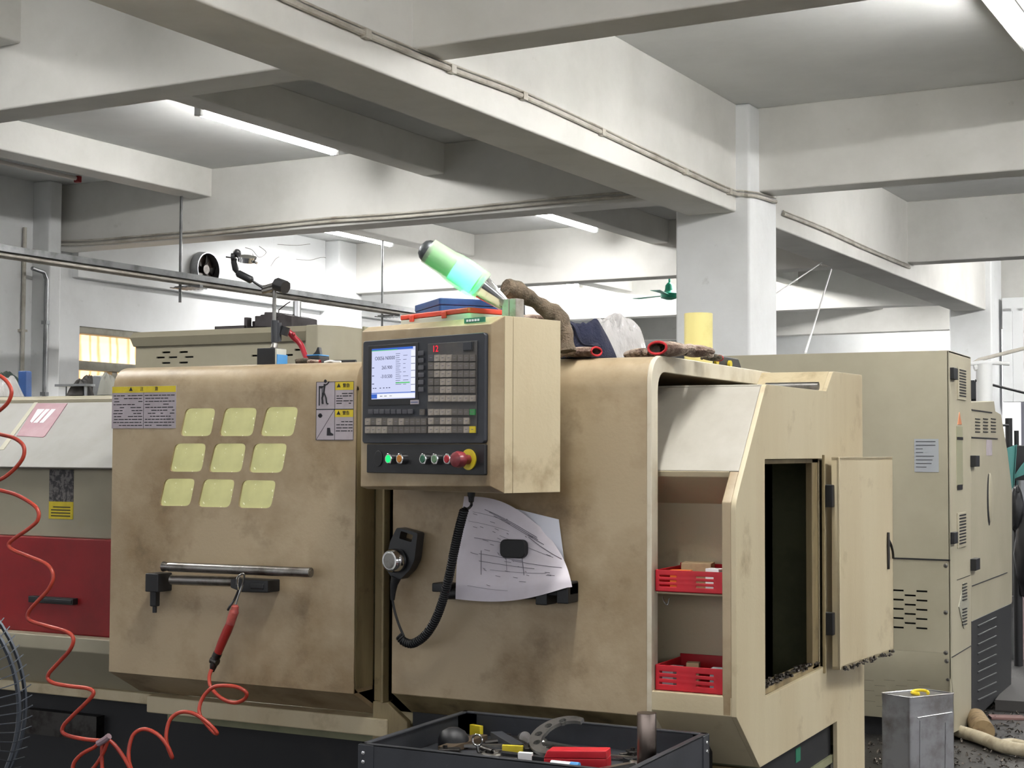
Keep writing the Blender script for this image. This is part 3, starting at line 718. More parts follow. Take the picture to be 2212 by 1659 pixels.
mb = MB(); zz = YQ(120, 855, 3.9).z; mb.plate([(yt, zt-.01), (yt, zt+.012), (3.93, zz), (4.3, zz), (4.3, zz-.02), (3.93, zz-.02)], [], 'x', XL0, L0+.0); part(mb, 'hood_top', CREAM_C, bevel=.003)
yr = 3.52
zr = YQ(120, 1160, yr).z
mb = MB(); mb.box(XL0, yr, zr, XL1, yr+.02, za+.02); wl = part(mb, 'headstock_cover', CREAM_C, bevel=.003)
a = YQ(108, 1014, yr); b = YQ(158, 1122, yr); zc = YQ(108, 1083, yr).z
mb = MB(); mb.box(a.x, yr-.002, zc, b.x, yr, a.z); mb.mi = 1; mb.box(a.x, yr-.0022, b.z, b.x, yr, zc); mb.mi = 2
for i in range(4): mb.box(a.x+.01+.008*(i == 3), yr-.003, b.z+.008+i*.009, b.x-.01, yr-.002, b.z+.011+i*.009)
DIRTYG = mat('scuffed_grey_label', (110, 106, 104), .6, c2=(52, 50, 52), scale=60, lo=.45, hi=.55)
mb.build('rating_label', [DIRTYG, YEL, INK], wl)
zb_ = YQ(120, 1368, yr).z
mb = MB(); mb.box(XL0, yr-.018, zb_, XL1-.002, yr+.03, zr); rh = part(mb, 'red_hatch', REDP, bevel=.006)
mb = MB(); a = YQ(72, 1286, yr-.018); b = YQ(168, 1306, yr-.018); mb.box(a.x, yr-.04, b.z, b.x, yr-.016, a.z); mb.box(a.x+.065, yr-.043, b.z+.004, b.x-.004, yr-.039, a.z-.004); mb.build('hatch_handle', BLACKP, rh, bevel=.004)
mb = MB(); z1_ = YQ(120, 1374, 3.42).z; z2_ = YQ(120, 1404, 3.42).z; z3_ = YQ(120, 1488, 3.55).z
mb.plate([(3.54, zb_), (3.42, z1_), (3.42, z2_), (3.56, z3_), (3.6, z3_), (3.6, zb_)], [], 'x', XL0, XL1+.0); part(mb, 'lower_ledge', CREAM_C, bevel=.003)
mb = MB(); a = YQ(62, 1530, 3.6); b = YQ(215, 1600, 3.6); mb.box(a.x, 3.585, b.z, b.x, 3.63, a.z); part(mb, 'vent_cover', DSTEEL)

# ================================================================ control cabinet
def pt(px, py, D): return CAM+ray(px, py)*(D/F_PX)
def ptz(px, D, z):
    p = pt(px, 900, D); return Vector((p.x, p.y, z))
ES = Vector((.951, -.309, 0)).normalized(); ED = Vector((-ES.y, ES.x, 0))
PC = Vector((-1.534, 2.978, 0))
zT = hit(1090, 682, PC, ED).z; zB = hit(1090, 1066, PC, ED).z
CMX = Matrix(((ES.x, ED.x, 0, PC.x), (ES.y, ED.y, 0, PC.y), (0, 0, 1, 0), (0, 0, 0, 1))); CMI = CMX.inverted()
DF = -.022
def cp(px, py):
    q = CMI @ hit(px, py, PC+ED*DF, ED); return (q.x, q.z)
def c4(x, y): return cp(750+x/3.77, 660+y/3.77)
sL = (CMI @ hit(793, 880, PC, ED)).x
cab = thing('control_cabinet', 'cream control cabinet with screen, keypad and buttons, mounted in front of the lathe', 'control cabinet', CMX @ Vector((sL/2, .09, zB)), math.atan2(ES.y, ES.x))
mb = MB(CMX)
b_ = .022
fr = [(sL+.004, DF, zB+.006), (-b_, DF, zB+.016), (-b_, DF, zT-.018), (sL+.004, DF, zT-.012)]
bk = [(sL, 0, zB), (0, 0, zB), (0, 0, zT), (sL, 0, zT)]

mb.add(fr+bk, [(0,1,2,3),(0,4,5,1),(1,5,6,2),(2,6,7,3),(3,7,4,0),(4,7,6,5)])
mb.build('front_shell', CREAM, cab, bevel=.002)
mb = MB(CMX); mb.box(sL, .0005, zB, 0, .026, zT).plate([(sL, .0275), (0, .0275), (0, .181), (sL+.12, .181), (sL, .12)], [], 'z', zB, zT)
mb.box(sL+.002, .026, zB+.002, -.002, .028, zT-.002)
mb.build('rear_shell', CREAM_S, cab, bevel=.0015)
mb = MB(CMX); a = (CMI @ hit(1015, 690, PC, ED)).x; b = (CMI @ hit(1060, 690, PC, ED)).x
mb.box(a, DF+.004, zT-.012, b, DF+.006, zT-.001); mb.mi = 1
for i in range(5): mb.box(a+.008+i*.009, DF+.003, zT-.009, a+.014+i*.009, DF+.004, zT-.004)
mb.M = CMX @ Matrix.Translation((0, -.003, 0))
mb.build('green_sticker', [GREENL, WHITE], cab)
# operator panel
s0, z1 = c4(160, 270)[0], c4(640, 258)[1]; s1 = c4(1150, 600)[0]; z0 = c4(640, 1122)[1]
mb = MB(CMX); mb.plate(rrect(s0, z0, s1, z1, .008), [], 'y', DF-.012, DF, True)
op = mb.build('operator_panel', PANEL, cab, bevel=.002)
def R4(x0, y0, x1, y1):  # crop rectangle -> local s0,z0,s1,z1
    xm, ym = (x0+x1)/2, (y0+y1)/2
    return c4(x0, ym)[0], c4(xm, y1)[1], c4(x1, ym)[0], c4(xm, y0)[1]
def slab4(mb, r_, d0, d1): mb.box(r_[0], DF-d1, r_[1], r_[2], DF-d0, r_[3])
P0 = .012
mb = MB(CMX); slab4(mb, R4(690, 302, 1093, 1045), P0, P0+.002); slab4(mb, R4(188, 908, 692, 1045), P0, P0+.002)
mb.build('keypad_plate', PANEL2, op, bevel=.0006)
mb = MB(CMX); slab4(mb, R4(205, 318, 612, 812), P0-.001, P0+.0015); mb.build('screen_bezel', BLACKP, op, bevel=.0006)
SCR = glow('screen_background', (216, 222, 255), .5); SCI = glow('screen_ink', (74, 78, 110), .4); SCB = glow('screen_blue', (70, 110, 205), .5); SCG = glow('screen_green', (110, 210, 130), .5); SCW = glow('screen_white', (246, 248, 255), .52)
rs = R4(236, 345, 590, 760)
mb = MB(CMX); slab4(mb, rs, P0+.0015, P0+.002)
W_, H_ = rs[2]-rs[0], rs[3]-rs[1]
def scr(fx, fy, ex, ey, k=1): mb.box(rs[0]+fx*W_, DF-P0-.002-.0002*k, rs[3]-ey*H_, rs[0]+ex*W_, DF-P0-.002, rs[3]-fy*H_)
mb.mi = 2; scr(0, 0, .95, .045); scr(0, .90, .13, .985); scr(0, .875, 1, .89)
mb.mi = 3; scr(0, .035, .6, .05, 2); scr(.56, .68, .88, .705)
mb.mi = 4; scr(.14, .905, 1, .98)
for i in range(6): scr(.91, .07+i*.135, 1, .19+i*.135, 2)
mb.mi = 1
for i in range(7): scr(.91, .19+i*.135-.135*(i > 5), 1, .198+i*.135-.135*(i > 5), 3)
for i in range(16):
    scr(.56, .12+i*.04, .56+rnd.uniform(.08, .14), .128+i*.04); 
    if i % 2: scr(.73, .12+i*.04, .73+rnd.uniform(.05, .12), .128+i*.04)
for i in range(3): scr(.01, .37+i*.16, .06, .385+i*.16)
for x in (.03, .08, .19, .27, .34, .40): scr(x, .775, x+.035, .79)
for x in (.2, .3, .42): scr(x, .935, x+.06, .95)
def ST(fx, fy): return Matrix.Translation((rs[0]+fx*W_, DF-P0-.0024, rs[3]-fy*H_)) @ Matrix.Rotation(R(90), 4, 'X')
mb.text('O0056 N0000', .0125, ST(.31, .2), .0001, 1.0); mb.text('265.900', .012, ST(.36, .385), .0001); mb.text('-310.500', .012, ST(.35, .56), .0001)
mb.build('screen', [SCR, SCI, SCB, SCG, SCW], op)['label'] = 'lit pale blue screen with position readouts'
mb = MB(CMX); slab4(mb, R4(553, 770, 620, 805), P0+.001, P0+.003); mb.mi = 1; slab4(mb, R4(558, 786, 615, 791), P0+.003, P0+.0034)
mb.build('badge', [LABEL, BLUE], op)
mb = MB(CMX); DIG = glow('led_digits', (255, 40, 60), .9)
q = c4(757, 357); mb.text('12', .021, Matrix.Translation((q[0], DF-P0-.003, q[1])) @ Matrix.Rotation(R(90), 4, 'X'), .0002); mb.build('led_display', DIG, op)
mb = MB(CMX); a = R4(985, 300, 1055, 365); mb.box(a[0], DF-P0-.004, a[1], a[2], DF-P0-.002, a[3]); mb.mi = 1; mb.box(a[2]+.001, DF-P0-.0035, a[1]-.002, a[2]+.004, DF-P0-.002, a[3]); mb.box(a[0], DF-P0-.0035, a[1]-.002, a[2]+.004, DF-P0-.002, a[1]+.001); mb.build('port_cover', [PANEL, BLACKP], op, bevel=.0005)
# keys, each a part of the operator panel
KM = {}
def key(x0, y0, x1, y1, kind='light', mark=True):
    r_ = R4(x0, y0, x1, y1); w_, h_ = r_[2]-r_[0], r_[3]-r_[1]
    kk = (kind, round(w_, 3), round(h_, 3), mark)
    cx, cz = (r_[0]+r_[2])/2, (r_[1]+r_[3])/2
    if kk not in KM:
        mb = MB(CMX); mb.box(cx-w_/2, DF-P0-.0055, cz-h_/2, cx+w_/2, DF-P0-.002, cz+h_/2)
        if mark:
            mb.mi = 1
            mb.box(cx-w_*.18, DF-P0-.0057, cz-h_*.02, cx+w_*.22, DF-P0-.0055, cz+h_*.08)
        MT = {'light': KEYL, 'mid': KEYM, 'dark': KEYD, 'green': mat('key_green', (54, 128, 70), .5), 'yellow': YEL}[kind]
        o = mb.build('key', [MT, INKG], op, bevel=.0008, seg=1)
        KM[kk] = (o, cx, cz); return o
    o0, x_, z_ = KM[kk]
    o = o0.copy(); col.objects.link(o); o.parent = op
    mw = WM[o0.name].copy(); mw.translation = mw.translation+(CMX.to_3x3() @ Vector((cx-x_, 0, cz-z_)))
    o.matrix_basis = WM[op.name].inverted() @ mw; return o
cx0, cx1 = 703, 1087; cw = (cx1-cx0)/8
light = {(0,1),(0,2),(0,3),(1,2),(1,3),(1,1),(2,2),(2,3),(2,1),(3,2),(3,3),(4,2),(4,3)}
for r_i, (ya, yb) in enumerate(((403,456),(466,522),(532,586),(597,650),(660,714))):
    for c_i in range(8):
        key(cx0+c_i*cw+2, ya, cx0+(c_i+1)*cw-2, yb, 'light' if (r_i, c_i) in light else ('dark' if c_i == 0 and r_i == 0 else 'mid'))
for c_i in range(8): key(cx0+c_i*cw+2, 732, cx0+(c_i+1)*cw-2, 783)
for c_i in range(8): key(cx0+c_i*cw+2, 845, cx0+(c_i+1)*cw-2, 893, 'green' if c_i == 7 else ('light' if c_i < 4 else 'mid'))
for c_i in range(7): key(cx0+c_i*cw+2, 914, cx0+(c_i+1)*cw-2, 968, 'mid' if c_i in (1, 4, 5) else 'light')
for c_i in range(8): key(cx0+c_i*cw+2, 984, cx0+(c_i+1)*cw-2, 1038, 'yellow' if c_i == 7 else ('mid' if c_i in (4, 5) else 'light'))
lw = (690-188)/11
for c_i in range(11):
    key(188+c_i*lw+2, 920, 188+(c_i+1)*lw-2, 974, 'light' if c_i in (0, 2, 4, 6) else 'mid'); key(188+c_i*lw+2, 986, 188+(c_i+1)*lw-2, 1040, 'mid' if c_i > 3 else 'light')
for c_i in range(8): key(213+c_i*46.5, 847, 213+c_i*46.5+37, 885, 'dark', False)
key(634, 845, 672, 892, 'mid')
for i in range(6): key(622, 372+i*59, 664, 411+i*59, 'dark', False)
# button box
mb = MB(CMX); mb.plate(rrect(c4(184, 1250)[0], c4(640, 1370)[1], s1-.001, c4(640, 1130)[1], .003), [], 'y', DF-.010, DF, True)
bp_ = mb.build('button_box', PLAST, cab, bevel=.0015)
mb = MB(CMX); q = c4(284, 1246); mb.plate([(q[0]+.015*math.cos(t*.3926), q[1]+.019*math.sin(t*.3926)) for t in range(16)], [], 'y', DF-.0125, DF-.01, True); mb.build('blank_plug', BLACKP, bp_, bevel=.001)
def button(x, y, mt, nm='push_button'):
    q = c4(x, y); mb = MB(CMX)
    c = Vector((q[0]+.008, DF-.01, q[1]))
    mb.lathe([(0, .0135), (.006, .0135), (.0165, .0125), (.0175, .0105), (.0175, .0095)], c, c-Vector((0, 1, 0)), 24)
    mb.mi = 1; mb.lathe([(.01, .0095), (.017, .0095), (.019, .0075), (.0191, .0001)], c, c-Vector((0, 1, 0)), 24)
    return mb.build(nm, [CHROME, mt], bp_)
GL = glow('lit_green', (40, 255, 130), .6)
button(387, 1248, GL)['label'] = 'lit green button'
button(478, 1248, mat('amber_lens', (176, 112, 36), .3))['label'] = 'amber button'
button(667, 1250, mat('dark_green_lens', (40, 92, 68), .3))['label'] = 'dark green button'
button(762, 1250, mat('pale_green_lens', (96, 128, 96), .3))['label'] = 'pale green button'
button(863, 1250, mat('red_lens', (160, 26, 40), .3))['label'] = 'red button'
q = c4(1020, 1254); c = Vector((q[0], DF-.01, q[1]))
mb = MB(CMX); mb.cyl(c, c-Vector((0, .003, 0)), .0235, n=32)
mb.mi = 1; mb.lathe([(.003, .011), (.022, .011), (.023, .0175), (.034, .019), (.043, .0165), (.046, .009), (.0461, .0001)], c, c-Vector((0, 1, 0)), 28)
mb.build('emergency_stop', [YEL, mat('stop_red', (122, 44, 50), .3, c2=(96, 40, 44), scale=30)], bp_)['label'] = 'dull red mushroom emergency stop on a yellow ring'
mb = MB(); g = pt(1018, 1066, 3.44); g.z = zB; GLAND = g.copy()
mb.lathe([(-.004, .009), (.008, .009), (.012, .007), (.022, .006), (.024, .003)], g, g-Vector((0, 0, 1)), 14); mb.build('cable_gland', RUBBER, cab)
mb = MB(CMX); mb.box(-.20, .1815, 1.50, -.08, .235, 1.60); mb.build('mounting_bracket', CREAM_D, cab, bevel=.003)

# --- things on top of the cabinet
def case(C, L_, Rr, z, h, name, label, mlo, mhi, split, latches=(), cat='case'):
    e1 = (L_-C); e2 = (Rr-C); w1 = e1.length; w2 = e2.length; e1 = e1.normalized(); e2 = Vector((e1.y, -e1.x, 0)); e2 = e2 if e2.dot(Rr-C) > 0 else -e2
    M = Matrix(((e1.x, e2.x, 0, C.x), (e1.y, e2.y, 0, C.y), (0, 0, 1, z), (0, 0, 0, 1)))
    o = thing(name, label, cat, M @ Vector((w1/2, w2/2, 0)), math.atan2(e1.y, e1.x))
    MB(M).plate(rrect(0, 0, w1, w2, .008), [], 'z', 0, h*split, True).build('tray', mlo, o, bevel=.002)
    MB(M).plate(rrect(-.001, -.001, w1+.001, w2+.001, .008), [], 'z', h*split+.0005, h, True).build('lid', mhi, o, bevel=.0025)
    for f in latches: MB(M).box(w1*f-.008, -.006, h*.3, w1*f+.008, -.0012, h*.85).build('latch', mhi, o, bevel=.0015)
    return o
Cc = ptz(1012, 3.46, 0); Lc = ptz(862, 3.68, 0); Rc = Cc+Vector((0, 0, 0))+(ptz(1079, 3.55, 0)-Cc)
case(Cc, Lc, Rc, zT+.001, .028, 'tool_case', 'flat grey case with orange-red lid and clips on top of the control cabinet', BEIGE_PL, REDOR, .55, (.33, .80))
Cc = ptz(948, 3.60, 0); Lc = ptz(894, 3.78, 0)
dz = pt(948, 641, 3.60).z-(zT+.031)
case(Cc, ptz(894, 3.80, 0), ptz(1046, 3.75, 0), zT+.030, dz, 'tool_case', 'blue case lying on the red lidded case below the green light', BLUE, BLUE, .5)
# square post
pp = ptz(1098, 3.44, zT)
mb = MB(Matrix.Translation(pp) @ Matrix.Rotation(R(-12), 4, 'Z')); mb.box(-.021, -.0, .0005, .0, .03, .047).box(.001, -.0, .0005, .021, .03, .047)
tag(mb.build('steel_block', mat('ground_steel', (150,146,140), .55, .7, c2=(120,110,100), scale=30), bevel=.002), 'pair of square steel blocks at the foot of the green light', 'block')
# signal light
LD = 3.46
def LP(px, py, k=0): return pt(px, py, LD+k)
sg = thing('signal_light', 'glowing green signal light leaning inside a clear plastic bottle', 'signal light', LP(1083, 650))
A_ = LP(1088, 657, .02); B_ = LP(1034, 615, .0)
MB().lathe([(0, .015), (.002, .0165), ((B_-A_).length, .029), ((B_-A_).length+.001, .02)], A_, B_, 28).build('cone_base', CHROME, sg)
ax = (LP(922, 541)-LP(1040, 620)).normalized()
GCY = bpy.data.materials.new('lit_cyan_green'); GCY.use_nodes = True; nt_ = GCY.node_tree
e_ = nt_.nodes.new('ShaderNodeEmission'); e_.inputs[1].default_value = 1.3
lw_ = nt_.nodes.new('ShaderNodeLayerWeight'); lw_.inputs[0].default_value = .35; cr_ = nt_.nodes.new('ShaderNodeValToRGB')
cr_.color_ramp.elements[0].color = lin((120, 240, 235)); cr_.color_ramp.elements[1].color = lin((30, 220, 60)); cr_.color_ramp.elements[1].position = .75
nt_.links.new(lw_.outputs[1], cr_.inputs[0]); nt_.links.new(cr_.outputs[0], e_.inputs[0]); nt_.links.new(e_.outputs[0], nt_.nodes['Material Output'].inputs[0])
MB().cyl(LP(1028, 612), LP(980, 579), .029, n=32).build('lit_lens', GCY, sg)
MB().cyl(LP(979, 578), LP(932, 547), .027, n=32).build('upper_lens', mat('green_lens', (110, 176, 112), .35, emit=(70, 190, 90), es=.35), sg)
a = LP(929, 545); MB().lathe([(0, .027), (.004, .0275), (.014, .024), (.022, .017), (.026, .006)], a, a+ax, 28).build('end_cap', mat('grey_cap', (84, 88, 90), .35, .6), sg)
BOT = bpy.data.materials.new('clear_bottle'); BOT.use_nodes = True; nt_ = BOT.node_tree; b = nt_.nodes['Principled BSDF']
b.inputs['Base Color'].default_value = lin((215, 235, 205)); b.inputs['Roughness'].default_value = .3; b.inputs['Alpha'].default_value = .32
o0_ = LP(1043, 620)
bo = MB(); bo.tube([o0_+ax*t for t in (0, .006, .012, .03, .05, .075, .095, .12, .15)], [.034, .037, .037, .0375, .0378, .0365, .033, .0315, .0305], 32, caps=False)
bo.tube([o0_+ax*t for t in (.149, .12, .095, .075, .05, .03, .012, .006, .0)], [.029, .030, .0315, .035, .0363, .036, .0355, .0355, .0325], 32, caps=False)
bo.build('bottle_cover', BOT, sg)
ll = bpy.data.lights.new('green_glow', 'POINT'); ll.energy = .12; ll.color = (.1, 1, .35); ll.shadow_soft_size = .03
lo = bpy.data.objects.new('green_glow', ll); col.objects.link(lo); lo.parent = sg; lo.matrix_basis = WM[sg.name].inverted() @ Matrix.Translation(LP(1000, 640, -.02))

# ================================================================ things on the lathe roof
ZR = 1.6735
def glove(path, w, label, cuff=True, mt=None, flat=.55, seed=0, fingers=4, spread=.9, zbase=None):
    """path: wrist -> knuckles centre points; fingers follow"""
    mt = mt or GLOVE
    p0, p1 = Vector(path[0]), Vector(path[1]); d = (p1-p0).normalized(); sd_ = Vector((-d.y, d.x, 0)).normalized()
    o = thing('work_glove', label, 'glove', p0)
    mb = MB(); r = random.Random(seed)
    n_ = 8
    def sec(t):
        c = p0.lerp(p1, t); ww = w*(.72+.35*math.sin(t*2.2)); hh = ww*flat*(1-.2*t)
        return [c+sd_*(math.cos(a)*ww*(1+.1*noise.noise(Vector((seed, t*5, a)))))+Vector((0, 0, math.sin(a)*hh)) for a in [math.tau*k/14 for k in range(14)]]
    rings = [sec(i/n_) for i in range(n_+1)]
    vs = [v for q in rings for v in q]; fs = []
    for i in range(n_):
        for k in range(14): fs.append((i*14+k, i*14+(k+1) % 14, (i+1)*14+(k+1) % 14, (i+1)*14+k))
    fs.append(tuple(n_*14+k for k in range(14)))
    mb.add(vs, fs, True)
    for k in range(fingers):
        f = (k-(fingers-1)/2)/max(1, (fingers-1)/2)
        b0 = p1-d*.012+sd_*(f*w*.75); L_ = w*(1.25-.25*abs(f))*r.uniform(.8, 1.1); dd_ = (d+sd_*f*.3*spread+Vector((0, 0, r.uniform(-.15, .25)))).normalized()
        b1 = b0+dd_*L_*.55; b2 = b1+(dd_+Vector((0, 0, -.5+r.uniform(-.2, .2)))+sd_*r.uniform(-.3, .3)).normalized()*L_*.5
        mb.tube(spline([b0, b1, b2], 4), [w*.26, w*.27, w*.27, w*.26, w*.26, w*.25, w*.24, w*.2, w*.12], 8)
    th = p0.lerp(p1, .45)+sd_*w*.8
    mb.tube(spline([th, th+d*w*.5+sd_*w*.4, th+d*w*1.1+sd_*w*.35], 4), [w*.3]*5+[w*.27]*2+[w*.2, w*.12], 8)
    zb0 = min(v.z for v in mb.v); dz_ = (zbase if zbase is not None else ZR)-zb0
    for v in mb.v: v.z += dz_
    mb.build('fabric', mt, o)
    if cuff:
        ring = [v+Vector((0, 0, dz_)) for v in rings[0]]
        MB().tube(ring, w*.09, 6, closed=True).build('cuff', REDC, o)
    return o
def P_(px, Y, z=ZR+.012):
    q = at(px, 900, 1, Y); return Vector((q.x, Y, z))
glove([P_(1288, 3.32), P_(1235, 3.34)], .028, 'grey glove with red cuff lying under the navy cloth', seed=1, flat=.5)
glove([P_(1420, 3.33), P_(1462, 3.41)], .036, 'open glove with red rim facing the front, right of the plastic bag', seed=2, flat=.55, mt=GLOVE)
glove([P_(1478, 3.42), P_(1520, 3.46)], .030, 'crumpled white and brown glove below the yellow tube', seed=3, cuff=False)
glove([P_(1552, 3.62), P_(1530, 3.56)], .018, 'small dark red trimmed glove at the foot of the yellow tube', seed=4, mt=GLOVED)
glove([P_(1362, 3.50), P_(1395, 3.44)], .028, 'pale glove tucked between the bag and the open glove', seed=5, cuff=False)
glove([P_(1120, 3.42, ZR+.03), P_(1168, 3.44, ZR+.03)], .028, 'dirty white glove with red cuff behind the control cabinet', seed=6, zbase=1.765)
# navy cloth
def heap(c, rx, ry, h, seed, n=36, edge=1.0, pw=3.0):
    def fn(a, b):
        r_ = a; t = b*math.tau
        k = 1+.22*noise.noise(Vector((math.cos(t)*1.7+seed, math.sin(t)*1.7, 0)))
        x = c[0]+r_*k*rx*math.cos(t); y = c[1]+r_*k*ry*math.sin(t)
        z = c[2]+h*(1-r_**pw)*(1+.35*noise.noise(Vector((x*22, y*22, seed))))+.010*noise.noise(Vector((x*60, y*60, seed)))*(1-r_)+.006*edge*math.sin(t*9+seed)*r_*(1-r_)*2
        return (x, y, max(z, c[2]+.001))
    return fn
q = P_(1264, 3.42); mb = MB(); mb.sheet(heap((q.x, 3.43, ZR+.002), .068, .07, .082, 3.3), 24, 48, .003)
tag(mb.build('cloth', NAVY), 'crumpled navy blue cloth heaped on the lathe roof', 'cloth')
q = P_(1316, 3.5); mb = MB(); 
Mq = Matrix.Translation((q.x-.03, 3.5, ZR+.075)) @ Matrix.Rotation(R(20), 4, 'Y')
mb.sheet(lambda a, b: (-.045+a*.10+.01*math.sin(b*9), -.04+b*.09, .012*math.sin(a*7+b*3)-.25*a*a*.12), 14, 12, .003, M=Mq)
for v in mb.v: v.y -= .09; v.z -= .006
tag(mb.build('cloth', NAVY), 'dark flap of cloth with a straight edge in front of the plastic bag', 'cloth')
# clear plastic bag
BAG = bpy.data.materials.new('clear_bag'); BAG.use_nodes = True; nt_ = BAG.node_tree; b = nt_.nodes['Principled BSDF']
b.inputs['Base Color'].default_value = lin((212, 210, 210)); b.inputs['Roughness'].default_value = .14; b.inputs['Alpha'].default_value = .42; b.inputs['Coat Weight'].default_value = .5
tc_ = nt_.nodes.new('ShaderNodeTexCoord'); mp_ = nt_.nodes.new('ShaderNodeMapping'); mp_.inputs['Scale'].default_value = (30, 30, 9); n__ = nt_.nodes.new('ShaderNodeTexNoise'); n__.inputs['Scale'].default_value = 1.6; n__.inputs['Detail'].default_value = 5
bp2 = nt_.nodes.new('ShaderNodeBump'); bp2.inputs['Strength'].default_value = 1; bp2.inputs['Distance'].default_value = .02
nt_.links.new(tc_.outputs['Object'], mp_.inputs[0]); nt_.links.new(mp_.outputs[0], n__.inputs[0]); nt_.links.new(n__.outputs[0], bp2.inputs['Height']); nt_.links.new(bp2.outputs[0], b.inputs['Normal'])
q = P_(1326, 3.6); mb = MB(); mb.sheet(heap((q.x, 3.6, ZR+.002), .092, .08, .118, 8.1, edge=3.0, pw=4.2), 30, 72, .0015)
tag(mb.build('plastic_bag', BAG), 'crumpled clear plastic bag standing behind the navy cloth', 'bag')
# rolled dirty cloth from the lamp foot down to the roof
a = [pt(1092, 622, 3.60), pt(1118, 630, 3.62), pt(1150, 648, 3.63), pt(1180, 668, 3.64), pt(1206, 688, 3.64), pt(1222, 720, 3.63), pt(1226, 762, 3.62)]
a[-1].z = ZR+.012
mb = MB(); sp_ = spline(a, 6); mb.tube(sp_, [.021+.0015*math.sin(i*1.3)+.004*math.sin(i*.35) for i in range(len(sp_))], 12)
tag(mb.build('cloth', GLOVED), 'rolled olive grey cloth sloping down behind the control cabinet', 'cloth')
mb = MB(); c0 = pt(1150, 672, 3.66)
q = P_(1150, 3.56); mb.sheet(heap((q.x, 3.56, ZR+.001), .07, .08, .10, 5.7), 16, 36, .003); tag(mb.build('cloth', mat('black_cloth', (24, 26, 26), .9, c2=(40, 44, 36), scale=20)), 'dark rag heaped behind the square steel blocks', 'cloth')
# yellow tube
q = P_(1509, 3.78); mb = MB(); zt_ = pt(1509, 676, 4.0).z; D_ = (q-CAM).dot(fw)
zt_ = pt(1509, 677, D_).z
mb.tube([(q.x, 3.78, ZR), (q.x, 3.78, zt_), (q.x, 3.78, zt_+.0001), (q.x, 3.78, ZR)], [.0375, .0375, .033, .033], 14, caps=False)
tag(mb.build('plastic_tube', YTUBE), 'upright translucent yellow tube on the lathe roof before the column', 'tube')
# black case with yellow dots
a = at(1545, 790, 2, ZR); 
M = Matrix.Translation((-1.40, 3.92, ZR+.0005)) @ Matrix.Rotation(R(88), 4, 'Z')
bc = thing('tool_case', 'low black case with yellow round clips at the right end of the roof', 'case', M.translation, R(88))
mb = MB(M); mb.plate([(-.13, 0), (.15, 0), (.12, .032), (-.10, .036)], [], 'y', -.05, .05); mb.build('shell', BLACKP, bc, bevel=.004)
for x in (-.06, .04):
    mb = MB(M); mb.cyl((x, -.05, .013), (x, -.057, .013), .010, n=20); mb.build('clip', YEL, bc)

# ================================================================ magnetic indicator stand on the door roof
ZD = dz1+.0005
DS = (at(590, 780, 1, 3.40)-CAM).dot(fw)
def SP(px, py, k=0): return pt(px, py, DS+k)
st = thing('indicator_stand', 'black magnetic stand with jointed arm and dial gauge on the door roof', 'stand', Vector((SP(585, 780).x, 3.4, ZD)))
a = SP(561, 784); b = SP(612, 753)
mb = MB(); mb.box(a.x, 3.37, ZD, b.x, 3.42, b.z); mb.build('magnet_base', BLACKP, st, bevel=.002)
mb = MB(); mb.box(b.x+.0005, 3.372, ZD, b.x+.006, 3.418, b.z-.002); mb.mi = 1; mb.box(b.x+.006, 3.372, ZD, b.x+.010, 3.418, b.z-.018); mb.build('side_plate', [BEIGE_PL, BLUEB], st, bevel=.001)
mb = MB(); mb.cyl(Vector((SP(594, 750).x, 3.395, b.z)), SP(593, 628), .0055, n=12); mb.cyl(Vector((SP(594, 750).x, 3.395, b.z)), SP(594, 742), .009, n=14); mb.build('post', STEEL, st)
mb = MB(); mb.cyl(SP(594, 740), SP(594, 692), .011, n=16).cyl(SP(602, 738), SP(602, 697), .008, n=12); mb.build('sleeve', GREYM, st)
mb = MB()
for k in range(1):
    mb.cyl(SP(598, 614), SP(617, 621, -.02), .019, n=8)
mb.build('clamp_knob', PLAST, st, bevel=.002)
mb = MB(); mb.cyl(SP(566, 630), SP(594, 622), .0075, n=12).cyl(SP(568, 622), SP(594, 614), .006, n=12); mb.build('clamp', STEEL, st)
mb = MB(); mb.cyl(SP(612, 724), SP(618, 706), .013, n=8); mb.build('base_knob', PLAST, st, bevel=.002)
mb = MB(); mb.cyl(SP(568, 622), SP(544, 606), .0035, n=10); mb.tube([SP(546, 607), SP(543, 605), SP(515, 591), SP(511, 589)], [.006, .0105, .0105, .006], 12); mb.build('lower_arm', PLAST, st)
mb = MB(); mb.tube([SP(512, 589), SP(509, 582), SP(505, 566), SP(506, 558)], [.005, .009, .008, .008], 10); mb.ball(SP(512, 547), .0115, 8).cyl(SP(500, 556), SP(508, 556), .012, n=10); mb.cyl(SP(488, 555), SP(502, 557), .002, n=6).ball(SP(503, 568), .0045, 6); mb.build('upper_joint', PLAST, st)
g = MB(); ga, gb = SP(535, 556, .0), SP(533, 568, .0)
M = Matrix.Translation(SP(533, 560)) @ Matrix.Rotation(R(14), 4, 'Y') @ Matrix.Rotation(R(12), 4, 'X')
g.lathe([(0, .0225), (.001, .024), (.010, .024), (.011, .027), (.016, .027), (.0165, .024)], M @ Vector((0, 0, -.008)), M @ Vector((0, 0, 1)), 28); g.cyl(M @ Vector((.02, 0, -.002)), M @ Vector((.036, 0, -.004)), .0035, n=8)
g.build('dial_gauge', CHROME, st)
